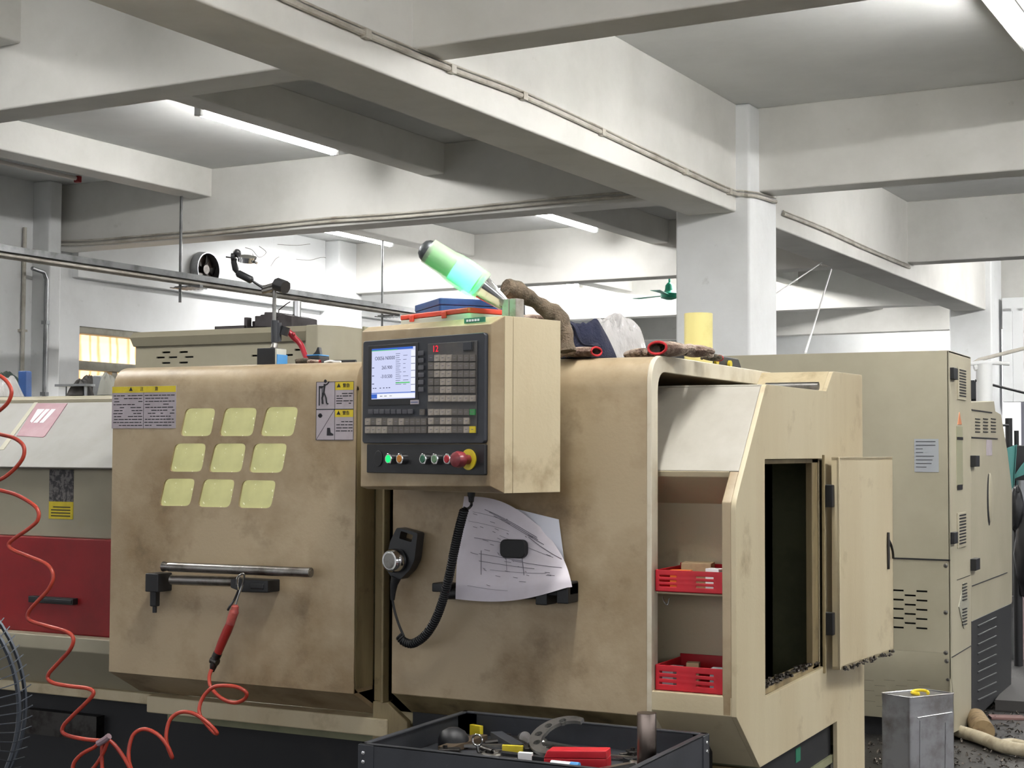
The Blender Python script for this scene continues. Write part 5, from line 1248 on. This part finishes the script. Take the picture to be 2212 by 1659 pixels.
# ================================================================ tall cream machine on the right, behind
BY, BX = 7.688, -1.474
bm_ = thing('machining_centre', 'tall clean cream machine with slots and vents, behind the lathe on the right', 'machine', (-2.3, 8.4, 0))
def bp(mb, name, mt, parent=bm_, **k): return mb.build(name, mt, parent, **k)
def BF(px, py): return at(px, py, 1, BY)
def BS(px, py): return at(px, py, 0, BX)
zt_ = 1.955
sl_ = []
def slots(cx_, cz_, w_): return [(cx_-w_/2, cz_-.0045), (cx_+w_/2, cz_-.0045), (cx_+w_/2, cz_+.0045), (cx_-w_/2, cz_+.0045)]
for px, col_ in ((1893, 1), (1914, 1), (1940, 0), (1966, 1), (1991, 0)):
    for k in range(5):
        if px in (1914,) : continue
        py = 1275+k*20+(10 if col_ else 0)+(px-1930)*.04
        if col_ and k == 4: continue
        q = BF(px, py); sl_.append(slots(q.x, q.z, .055))
mb = MB(); mb.plate([(-3.3, .455), (BX, .455), (BX, zt_), (-3.3, zt_)], sl_, 'y', BY, BY+.01)
mb.box(-3.3, BY+.01, zt_-.01, BX, 8.27, zt_)
# seams on front
bp(mb, 'front_panel', CREAM_C, bevel=.003)
z_ = BF(1990, 1208).z
mb = MB(); mb.box(-2.2, BY-.004, z_-.003, BX, BY, z_+.004); bp(mb, 'seam_strip', BLACKP)
mb = MB(); mb.box(-3.28, BY+.04, .5, BX-.02, BY+.05, 1.9); bp(mb, 'inner_lining', BLACKP)
zk = BF(1990, 1462).z
sl2 = []
def BK(px, py): return at(px, py, 1, BY+.06)
for row, off in ((1460, 0), (1472, 25), (1483, 0), (1495, 25), (1507, 0), (1519, 25)):
    for px in (1880, 1926, 1976):
        q = BK(px+off, row+6); sl2.append(slots(q.x, q.z, .055))
mb = MB(); mb.plate([(BY+.0, .455), (BY+.0, zk), (BY+.075, .10), (BY+.085, .10), (BY+.012, zk), (BY+.012, .455)], [], 'x', -3.3, BX)
bp(mb, 'lower_panel', CREAM_C, bevel=.002)
mb = MB()
for s_ in sl2:
    z0_, z1_ = s_[0][1], s_[2][1]
    if z1_ < .12: continue
    y_ = BY+.075*(zk-z0_)/(zk-.10); mb.box(s_[0][0], y_-.001, z0_+.002, s_[1][0], y_+.004, z1_-.002)
bp(mb, 'vent_slots', BLACKP)
for px, py in ((2043, 1222), (2043, 1323), (2043, 1410), (2045, 1428), (2047, 1467)):
    q = BF(px, py); mb = MB(); yb_ = BY if py < 1460 else BY+.004; mb.lathe([(0, .011), (.003, .010), (.004, .005), (.007, .005), (.0071, .001)], (q.x, yb_, q.z), (q.x, 0, q.z), 14); bp(mb, 'bolt', STEEL)
a, b = BF(1975, 948), BF(2028, 1020); mb = MB(); mb.box(a.x, BY-.002, b.z, b.x, BY, a.z); mb.mi = 1; r = random.Random(2)
for i in range(8): 
    z = a.z-.012-i*(a.z-b.z-.02)/8; mb.box(a.x+.008, BY-.003, z-.003, a.x+.008+r.uniform(.03, .10), BY-.002, z)
bp(mb, 'rating_plate', [LABELG, INK])
# side of the machine
ys0, ys1 = BY, BS(2098, 900).y
zlow = BS(2075, 1560).z
mb = MB(); mb.plate([(ys0, .06), (ys1, .02), (ys1, zt_), (ys0, zt_)], [], 'x', BX-.01, BX); bp(mb, 'side_panel', CREAM_C, bevel=.003)
def sq(mb, x0, y0, x1, y1, d0=0, d1=.004):
    a = BS(x0, (y0+y1)/2); b = BS(x1, (y0+y1)/2); c_ = BS((x0+x1)/2, y0); d_ = BS((x0+x1)/2, y1); mb.box(BX+d0, a.y, d_.z, BX+d1, b.y, c_.z)
for y0, y1 in ((795, 864), (1107, 1182)):
    mb = MB(); sq(mb, 2067, y0, 2085, y1, 0, .006); v_ = bp(mb, 'louvre_vent', CREAM_C, bevel=.001)
    mb = MB()
    for k in range(10): yy = y0+4+k*(y1-y0-8)/10; sq(mb, 2070, yy, 2084, yy+3.2, .006, .0075)
    mb.build('louvre_slots', BLACKP, v_)
mb = MB(); sq(mb, 2052, 795, 2061, 820, -.002, .02); bp(mb, 'latch', BLACKP, bevel=.002)
mb = MB(); sq(mb, 2053, 1149, 2061, 1174, -.002, .02); bp(mb, 'latch', BLACKP, bevel=.002)
mb = MB(); sq(mb, 2096, 984, 2104, 1008, .0, .03); bp(mb, 'latch', BLACKP, bevel=.002)
mb = MB(); sq(mb, 2096, 1206, 2105, 1231, .0, .03); bp(mb, 'latch', BLACKP, bevel=.002)
mb = MB(); P = [BS(2072, 890), BS(2077, 917), BS(2068, 917)]; P = [Vector((BX+.002, p.y, p.z)) for p in P]; mb.add(P+[p-Vector((.002, 0, 0)) for p in P], [(0,1,2),(5,4,3),(0,3,4,1),(1,4,5,2),(2,5,3,0)]); bp(mb, 'warning_triangle', mat('worn_orange', (176, 112, 76), .5))
mb = MB(); sq(mb, 2066, 921, 2079, 1050, .0, .002); mb.mi = 1; sq(mb, 2066, 944, 2079, 950, .002, .004); sq(mb, 2067, 1047, 2078, 1058, .002, .004); bp(mb, 'sight_gauge', [mat('gauge_glass', (150, 148, 120), .25), DSTEEL])
# second body to the right
y2 = BS(2098, 1200).y
def yz(px, py): q = BS(px, py); return (q.y, q.z)
mb = MB(); mb.plate([yz(2097, 868), yz(2147, 866), yz(2150, 888), yz(2162, 895), yz(2176, 975), yz(2186, 1060), yz(2186, 1300), yz(2183, 1310), yz(2098, 1346)], [], 'x', BX-.4, BX+.001)
bp(mb, 'rear_body', CREAM_C, bevel=.004)
mb = MB(); P = [yz(2098, 1342), yz(2184, 1303), yz(2183, 1480), yz(2098, 1560)]; mb.plate(P, [], 'x', BX-.03, BX+.004)
DK = mat('dark_side_door', (40, 41, 42), .5)
dk = bp(mb, 'dark_lower_door', DK, bevel=.003)
mb = MB()
for k in range(9):
    y_ = 1353+k*20; mb.tube([BS(2110, y_)+Vector((.005, 0, 0)), BS(2150, y_-19)+Vector((.005, 0, 0))], .006, 6)
mb.build('louvres', DK, dk)
mb = MB()
for x in (2111, 2128, 2145):
    for k in range(5): sq(mb, x-5, 904+k*7-.0, x+5, 906.4+k*7, .001, .004)
sq(mb, 2098, 887, 2142, 890, .001, .004); sq(mb, 2098, 945, 2154, 948, .001, .004)
bp(mb, 'vent_slots', BLACKP)
mb = MB(); sq(mb, 2130, 950, 2142, 984, .001, .003); bp(mb, 'wiring_label', LABEL)
P0_, P1_ = BS(2099, 1266), BS(2175, 1237); mb = MB(); mb.tube([P0_, P1_], .004, 5); mb.tube([BS(2056, 1420), BS(2099, 1394)], .003, 5); mb.tube([BS(2067, 1253), BS(2095, 1243)], .002, 4); bp(mb, 'seam_line', BLACKP)
mb = MB(); P = [BS(2081, 1258), BS(2093, 1303), BS(2081, 1358), BS(2070, 1311)]; P = [Vector((BX+.004, p.y, p.z)) for p in P]; mb.add(P+[p-Vector((.004, 0, 0)) for p in P], [(0,1,2,3),(7,6,5,4),(0,4,5,1),(1,5,6,2),(2,6,7,3),(3,7,4,0)]); v_ = bp(mb, 'diamond_vent', mat('vent_grey', (150, 148, 134), .5))
mb = MB()
for k in range(14):
    if k in (6, 7): continue
    yy = 1262+k*6.7; w_ = 3+.0*k; mb.tube([BS(2077, yy+1)+Vector((.006, 0, 0)), BS(2086, yy-2)+Vector((.006, 0, 0))], .0035, 4)
mb.build('vent_slots', BLACKP, v_)
q = BS(2138, 1075); mb = MB(); mb.mi = 1; mb.ball((BX, q.y-.03, q.z-.01), (.006, .07, .15), 10); mb.mi = 0; mb.ball((BX, q.y, q.z), (.016, .07, .14), 12); bp(mb, 'oval_cover', [CREAM_C, BLACKP])
mb = MB(); mb.box(-3.2, BY+.15, 0, BX-.06, 9.3, .12); bp(mb, 'plinth', BLACKP)
# slanting conduit etc near the far column
mb = MB(); mb.tube([pt(2104, 784, 9.6), pt(2115, 777, 9.6), pt(2230, 748, 9.6)], .012, 8); tag(mb.build('cable_bundle', PVC), 'pale cable rising to the right edge above the tall machine', 'cable')
mb = MB(); mb.tube([pt(2096, 786, 9.5), pt(2120, 782, 9.5), pt(2180, 786, 9.5)], .012, 8).tube([pt(2104, 795, 9.5), pt(2122, 790, 9.5)], .02, 8); p__ = pt(2126, 800, 9.5); mb.cyl((p__.x, p__.y, 0), (p__.x, p__.y, p__.z+.04), .05, n=20); tag(mb.build('cable_bundle', LAMPW), 'pale pipe and bent cable ends beside the top of the tall machine', 'pipe')
mb = MB(); mb.tube(spline([pt(2106, 822, 9.5), pt(2150, 833, 9.5), pt(2230, 853, 9.5)], 4), .008, 6); tag(mb.build('black_cable', BLACKP), 'black cable sagging to the right edge above the tall machine', 'cable')
sbp = pt(2108, 855, 9.9); mb = MB(Matrix.Translation(sbp)); mb.box(-.055, -.05, -.02, .04, .05, .10).box(-.03, .0, -sbp.z, .01, .04, -.02); tag(mb.build('switch_box', GREYM), 'dark grey box above the rear of the tall machine', 'box')

# ================================================================ cream machine behind the door, with a vise on top
MY = 6.2
def MF(px, py, y=MY): return at(px, py, 1, y)
a = MF(280, 715); cr_ = MF(660, 700); zt2 = cr_.z-.005; sx = MF(702, 700).x
bk_ = thing('machine_tool', 'cream machine with slotted front and vise on top, seen above the lathe door', 'machine', ((a.x+sx)/2, 6.7, 0))
hl = []
for cx_, rws in ((345, 0), (383, 0), (333, 1), (360, 1), (395, 1), (558, 0), (540, 1), (576, 1), (610, 1), (634, 0)):
    for k in range(3 if rws == 0 else 2):
        py = (737+k*23 if rws == 0 else 748+k*23)-(cx_-340)*.02; q = MF(cx_, py); hl.append(slots(q.x, q.z, .055))
zz = zt2-.165
mb = MB(); mb.plate([(a.x, .9), (cr_.x, .9), (cr_.x, zz+.09), (a.x, zz+.09)], [h_ for h_ in hl if h_[2][1] < zz+.08 and h_[1][0] < cr_.x], 'y', MY+.05, MY+.06)
mb.plate([(MY+.05, zz+.089), (MY+.03, zz+.09), (MY, zt2-.03), (MY+.03, zt2), (MY+.8, zt2), (MY+.8, zt2-.01), (MY+.04, zt2-.012)], [], 'x', a.x, cr_.x)
bk_f = mb.build('front_panel', CREAM_C, bk_, bevel=.002)
mb = MB(); mb.box(a.x+.02, MY+.10, .9, cr_.x-.02, MY+.11, zt2-.05); mb.build('dark_lining', BLACKP, bk_)
mb = MB(); sx1 = cr_.x+.14
mb.plate([(cr_.x, MY), (cr_.x+.07, MY), (sx1, MY+.12), (sx1, MY+1.3), (cr_.x, MY+1.3)], [], 'z', 0, zt2)
mb.build('side_panel', CREAM_C, bk_, bevel=.006)
mb = MB(); mb.box(sx1, MY+.30, .9, sx1+.012, MY+.42, zt2+.01); mb.mi = 1; mb.cyl((sx1+.012, MY+.36, zt2-.08), (sx1+.02, MY+.36, zt2-.08), .03, n=14)
mb.build('door_post', [mat('olive_post', (150, 146, 118), .5), DSTEEL], bk_, bevel=.002)
mb = MB(); mb.box(a.x, MY+.06, 0, a.x+.01, MY+1.3, zt2-.02); mb.build('end_panel', CREAM_C, bk_)
def VM(px, py): return at(px, py, 1, MY+.35)
vs_ = thing('machine_vise', 'cast iron machine vise lying on top of the cream machine behind', 'vise', (VM(645, 690).x, MY+.3, zt2))
mb = MB(); P = [VM(*p) for p in ((607,691),(607,669),(618,669),(620,666),(627,666),(627,661),(652,661),(652,676),(664,664),(686,670),(686,694),(660,694))]
mn = min(p.z for p in P); mb.plate([(p.x, p.z-mn+zt2+.001) for p in P], [], 'y', MY+.12, MY+.35)
mb.build('body', CAST, vs_, bevel=.005)
mb = MB(); a_ = VM(603, 690); mb.box(a_.x-.05, MY+.18, zt2+.001, a_.x+.005, MY+.3, zt2+.05); mb.build('jaw', CAST, vs_, bevel=.004)
mb = MB(); c = VM(668, 663); mb.cyl((c.x, MY+.24, zt2+.06), (c.x, MY+.24, c.z+.02), .022, n=14); mb.build('screw', CHROME, vs_)
a_, b_2 = VM(527, 690), VM(590, 690); mb = MB(); mb.box(a_.x, MY+.1, zt2+.001, b_2.x, MY+.35, zt2+.022); tag(mb.build('steel_plate', CAST, bevel=.002), 'flat dark steel plate left of the vise', 'plate')
mb = MB(); p_ = VM(587, 690); mb.box(p_.x-.008, MY+.12, zt2+.001, p_.x+.012, MY+.16, zt2+.065); tag(mb.build('parallel_block', CAST, bevel=.002), 'upright dark block left of the vise', 'block')
mb = MB(); mb.tube([VM(602, 670), VM(620, 656), VM(627, 652)], .003, 5).tube([Vector((VM(602, 670).x, MY+.35, zt2)), VM(602, 670)], .003, 5); tag(mb.build('bent_wire', DSTEEL), 'bent thin wire standing above the vise', 'wire')

# ================================================================ left: clutter behind the hood
yc = 4.15
def LF(px, py, y=4.1): return at(px, py, 1, y)
zh = at(120, 855, 1, 3.93).z
def onl(name, mt, poly, y0, y1, label, cat, bev=.003, z0=None):
    P = [LF(*p) for p in poly]; mn = min(p.z for p in P); base = zh if z0 is None else z0
    mb = MB(); mb.plate([(p.x, p.z-mn+base+.0005) for p in P], [], 'y', y0, y1); return tag(mb.build(name, mt, bevel=bev), label, cat)
onl('blue_post', BLUE, [(39, 858), (39, 799), (56, 799), (56, 858)], 4.1, 4.13, 'blue upright post at the left edge behind the hood', 'post')
onl('grey_post', GALV, [(200, 855), (200, 808), (218, 808), (218, 855)], 4.1, 4.14, 'grey upright flat bar before the window', 'bar')
CLD = mat('crumpled_dark_cloth', (58, 56, 54), .9, c2=(36, 34, 34), scale=20)
q = LF(174, 850, 4.0); mb = MB(); mb.sheet(heap((q.x, 4.0, zh+.001), .045, .05, .05, 21.3, edge=2), 14, 30, .003); tag(mb.build('rag', CLD), 'dark crumpled rag under the plank before the window', 'rag')
q = LF(190, 850, 4.02); mb = MB(); c_ = LF(188, 824); mb.sheet(heap((LF(190, 850, 4.2).x, 4.2, zh+.04), .03, .03, .045, 31.3, edge=2), 12, 24, .003)
mb.box(LF(190, 850, 4.2).x-.02, 4.18, zh, LF(190, 850, 4.2).x+.02, 4.22, zh+.05); tag(mb.build('rag', CLD), 'small dark rag with pointed folds on top before the window', 'rag')
q = LF(235, 850, 4.0); mb = MB(); mb.sheet(heap((LF(234, 850, 4.0).x, 4.0, zh+.001), .03, .04, .06, 41.3, edge=2), 12, 24, .003); tag(mb.build('rag', mat('grey_cloth', (128, 128, 122), .9)), 'grey rag at the left end of the lathe door', 'rag')
a_, b_3 = LF(127, 833, 3.97), LF(196, 833, 4.0); mb = MB(); mb.box(a_.x, 3.95, a_.z-.004, b_3.x+.02, 4.0, a_.z+.004); mb.cyl((b_3.x, 3.975, zh), (b_3.x, 3.975, a_.z), .006)
mb.cyl((a_.x+.02, 3.985, zh), (a_.x+.02, 3.985, a_.z), .003, n=8); tag(mb.build('steel_strip', GALV), 'thin horizontal metal strip left of the window', 'strip')
q = LF(15, 850, 4.0); mb = MB(); mb.sheet(heap((LF(2, 850, 4.0).x, 4.0, zh+.001), .10, .06, .075, 51.3, edge=2, pw=2.5), 16, 40, .002); tag(mb.build('plastic_bag', BAG), 'crumpled pale plastic bag at the left edge behind the hood', 'bag')
mb = MB(); mb.sheet(heap((LF(-10, 850, 4.16).x, 4.18, zh+.001), .11, .05, .10, 61.3, edge=2, pw=3), 16, 40, .002); tag(mb.build('rag', mat('dark_green_cloth', (28, 44, 36), .9, c2=(18, 22, 20), scale=12)), 'dark green rag behind the pale plastic bag', 'rag')
mb = MB(); p_ = at(140, 868, 1, 3.74); mb.tube(spline([(p_.x-.035, 3.745, zt+.013), (p_.x-.01, 3.75, zt+.02), (p_.x+.02, 3.75, zt+.018), (p_.x+.04, 3.745, zt+.013)], 5), .005, 6)
tag(mb.build('black_strap', BLACKP), 'short black strap lying on top of the hood', 'strap')

# ================================================================ floor at the right
cc = pt(1966, 1507, 6.45); cc.z = 0
can = thing('metal_can', 'dented square tin can with yellow cap ring on the floor', 'can', (cc.x, cc.y+.17, 0))
e1 = (ptz(2058, 6.62, 0)-cc); e2 = (ptz(1898, 6.62, 0)-cc); th1 = math.atan2(e1.y, e1.x)
L1 = e1.length; L2 = e2.length
TIN = mat('tin', (168, 168, 170), .34, .9, c2=(124, 118, 114), scale=7, c3=(96, 66, 50), scale3=3, lo3=.6, hi3=.85, bump=.15, bscale=7)
M = Matrix(((e1.x/L1, e2.x/L2, 0, cc.x), (e1.y/L1, e2.y/L2, 0, cc.y), (0, 0, 1, 0), (0, 0, 0, 1)))
def side_pts(k):    # smoothly dented square outline
    return rrect(0, 0, L1, L2, .014, 4)
mb = MB(M); o_ = rrect(0, 0, L1, L2, .014, 6); nO = len(o_); vs = []; fs = []; NZ = 30
ztop = at(1966, 1507, 1, cc.y).z
for j in range(NZ+1):
    z = ztop*j/NZ
    for i, (x, y) in enumerate(o_):
        cxx, cyy = L1/2, L2/2; k = 1-.012*(abs(z-ztop*.9) < .012)-.012*(abs(z-ztop*.84) < .01)
        vs.append((cxx+(x-cxx)*k, cyy+(y-cyy)*k, z))
for j in range(NZ):
    for i in range(nO): fs.append((j*nO+i, j*nO+(i+1) % nO, (j+1)*nO+(i+1) % nO, (j+1)*nO+i))
mb.add(vs, fs, True); mb.mi = 0
mb.plate(rrect(.002, .002, L1-.002, L2-.002, .012), [], 'z', ztop-.008, ztop-.004); mb.tube([(x, y, ztop) for x, y in o_], .003, 6, closed=True)
mb.build('body', TIN, can)
mb = MB(M)
for (x0_, z0_, x1_, z1_) in ((.04, ztop*.78, L1-.02, ztop*.8), (.05, ztop*.2, .055, ztop*.75), (L1-.06, ztop*.2, L1-.055, ztop*.7)): mb.tube([(x0_, -.0, z0_), (x1_, -.0, z1_)], .003, 6)
mb.build('pressed_ribs', TIN, can)
c = M @ Vector((L1*.5, L2*.42, ztop)); mb = MB(); mb.tube([(c.x+.034*math.cos(t), c.y+.034*math.sin(t), c.z+.004+.006*max(0, math.sin(t*1))) for t in [math.tau*i/22 for i in range(18)]], .007, 8)
mb.build('cap_ring', YRING, can)
def FL(px, py): return at(px, py, 2, 0)
a_ = FL(2125, 1604); mb = MB(); lc = Vector((a_.x, a_.y, .055)); mb.cyl(lc, lc+Vector((-.1, .35, 0)), .055, n=24); tag(mb.build('wooden_log', WOOD), 'round log end on the floor by the tall machine', 'log')
pts = [FL(2040, 1588), FL(2075, 1596), FL(2120, 1610), FL(2165, 1628), FL(2230, 1640)]; mb = MB(); mb.tube(spline([p+Vector((0, 0, .035)) for p in pts], 6), .032, 12)
tag(mb.build('thick_hose', HOSEW), 'thick dirty white hose lying on the floor at the lower right', 'hose')
mb = MB(); pts = [FL(2150, 1618), FL(2185, 1612), FL(2230, 1622)]; mb.tube(spline([p+Vector((0, 0, .02)) for p in pts], 6), .02, 10); tag(mb.build('thin_hose', HOSEW), 'thinner pale hose joining the thick hose at the right edge', 'hose')
a_ = FL(2150, 1535); b_4 = FL(2240, 1510); mb = MB(); mb.plate([(a_.x, a_.y), (a_.x+1.0, a_.y+.1), (a_.x+1.0, a_.y+1.2), (a_.x-.05, a_.y+.9)], [], 'z', .001, .06); tag(mb.build('floor_platform', mat('dark_platform', (52, 50, 48), .6)), 'dark low platform on the floor at the right edge', 'platform')
a_ = FL(2175, 1552); mb = MB(Matrix.Translation(a_) @ Matrix.Rotation(R(20), 4, 'Z')); mb.box(-.09, -.05, .001, .09, .05, .012); tag(mb.build('board_scrap', mat('pinkish_board', (112, 84, 80), .7)), 'pinkish flat scrap on the floor behind the log', 'scrap')
for i, (px, py, h_, rr_, mt_, l) in enumerate(((2190, 1424, .38, .034, GALV, 'grey metal canister at the right edge behind the dark door'), (2212, 1420, .36, .028, mat('pale_can', (170, 150, 152), .4), 'pinkish canister cut by the right edge'),)):
    q = pt(px, py, 10.6); gq = FL(px, 1500); mb = MB(); c0 = Vector((q.x, q.y, 0)); mb.cyl((q.x, q.y, .0), (q.x, q.y, q.z+.42), rr_, n=20); mb.cyl((q.x, q.y, q.z+.42), (q.x, q.y, q.z+.44), rr_*.85, n=20); tag(mb.build('canister', mt_), l, 'canister')
q = pt(2193, 1300, 10.4); mb = MB(); mb.cyl((q.x, q.y+.3, 0), (q.x, q.y+.3, 1.25), .03, n=12); tag(mb.build('grey_pole', GALV), 'grey upright pole at the right edge beside the machine', 'pole')
# dark figure-less clutter: drill stands and teal cover at right edge
def pbox(name, mt, x0, y0, x1, y1, D, dep, label, cat, bev=.008, base=False):
    a = pt(x0, y1, D); b = pt(x1, y0, D); w_ = (pt(x1, y1, D)-a).length
    M = Matrix.Translation(a) @ Matrix.Rotation(YAW, 4, 'Z'); mb = MB(M); mb.box(0, 0, (-a.z if base else 0), w_, dep, b.z-a.z); return tag(mb.build(name, mt, bevel=bev), label, cat)
sp_ = thing('drill_press', 'black machine with upright cylinders behind a teal cover at the right edge', 'machine', ptz(2200, 10.8, 0))
def pb2(name, mt, x0, y0, x1, y1, D, dep, par, base=False, cyl_=False):
    a = pt(x0, y1, D); b = pt(x1, y0, D); w_ = (pt(x1, y1, D)-a).length; M = Matrix.Translation(a) @ Matrix.Rotation(YAW, 4, 'Z'); mb = MB(M)
    if cyl_: mb.cyl((w_/2, dep/2, 0), (w_/2, dep/2, b.z-a.z), w_/2, n=18)
    else: mb.box(0, 0, (-a.z if base else 0), w_, dep, b.z-a.z)
    return mb.build(name, mt, par, bevel=.006)
pb2('motor', BLACKP, 2177, 903, 2192, 965, 10.8, .1, sp_, cyl_=True); pb2('motor', BLACKP, 2196, 930, 2206, 962, 10.8, .1, sp_, cyl_=True)
pb2('head', BLACKP, 2172, 962, 2240, 1040, 10.85, .2, sp_); pb2('column', BLACKP, 2186, 1040, 2230, 1060, 10.9, .15, sp_, base=True); pb2('arm', GREYM, 2164, 916, 2180, 921, 10.8, .03, sp_)
mb = MB(); A1, B1, C1, D1 = pt(2172, 970, 10.7), pt(2196, 960, 10.75), pt(2188, 1078, 10.7), pt(2182, 1050, 10.7)
mb.sheet(lambda a, b: (A1.lerp(B1, a)).lerp(D1.lerp(C1, a), b)+Vector((0, -.03*math.sin(a*6), 0)), 10, 8, .006); tag(mb.build('teal_cover', TEAL), 'teal cloth hanging over the black machine at the right edge', 'cover')
mb = MB(); A1, B1, C1, D1 = pt(2190, 1030, 10.68), pt(2235, 965, 10.7), pt(2235, 1015, 10.7), pt(2192, 1034, 10.68)
mb.sheet(lambda a, b: (A1.lerp(B1, a)).lerp(D1.lerp(C1, a), b)+Vector((0, -.02*math.sin(a*7), 0)), 10, 8, .006); tag(mb.build('teal_cover', TEAL), 'teal flap pointing right at the right edge', 'cover')
q = pt(2196, 1100, 10.3); mb = MB(); mb.ball((q.x, q.y, q.z), (.05, .06, .16), 12, .15, 3).cyl((q.x, q.y+.02, 0), (q.x, q.y+.02, q.z), .03, n=12).ball((q.x+.07, q.y, q.z-.3), (.09, .08, .28), 12, .2, 9); tag(mb.build('black_bag', mat('black_bag', (30, 30, 32), .35)), 'shiny black wrapped object hanging at the right edge', 'bag')
pbox('workbench', BLACKP, 2190, 1190, 2330, 1330, 11.5, .5, 'dark bench at the right edge behind the tall machine', 'bench', base=True)
pbox('blue_cloth', mat('blue_rag', (60, 74, 150), .8), 2196, 1296, 2230, 1312, 11.38, .1, 'small blue rag at the right edge below the dark bench', 'cloth')
# swarf on the floor
mb = MB(); r = random.Random(77)
for i in range(420):
    px = r.uniform(1868, 2230); py = r.uniform(1520, 1675); q = FL(px, py); s_ = r.uniform(.004, .016)
    t = r.uniform(0, 3.1); d = Vector((math.cos(t), math.sin(t), 0))*s_*r.uniform(1, 2.6); mb.tube([q+Vector((0, 0, s_*.4)), q+d*.5+Vector((0, 0, s_*r.uniform(.5, 1.6))), q+d+Vector((0, 0, s_*.4))], s_*.35, 4)
o = mb.build('metal_swarf', CHIP); o['kind'] = 'stuff'; tag(o, 'scattered metal chips on the oily floor at the lower right', 'swarf')
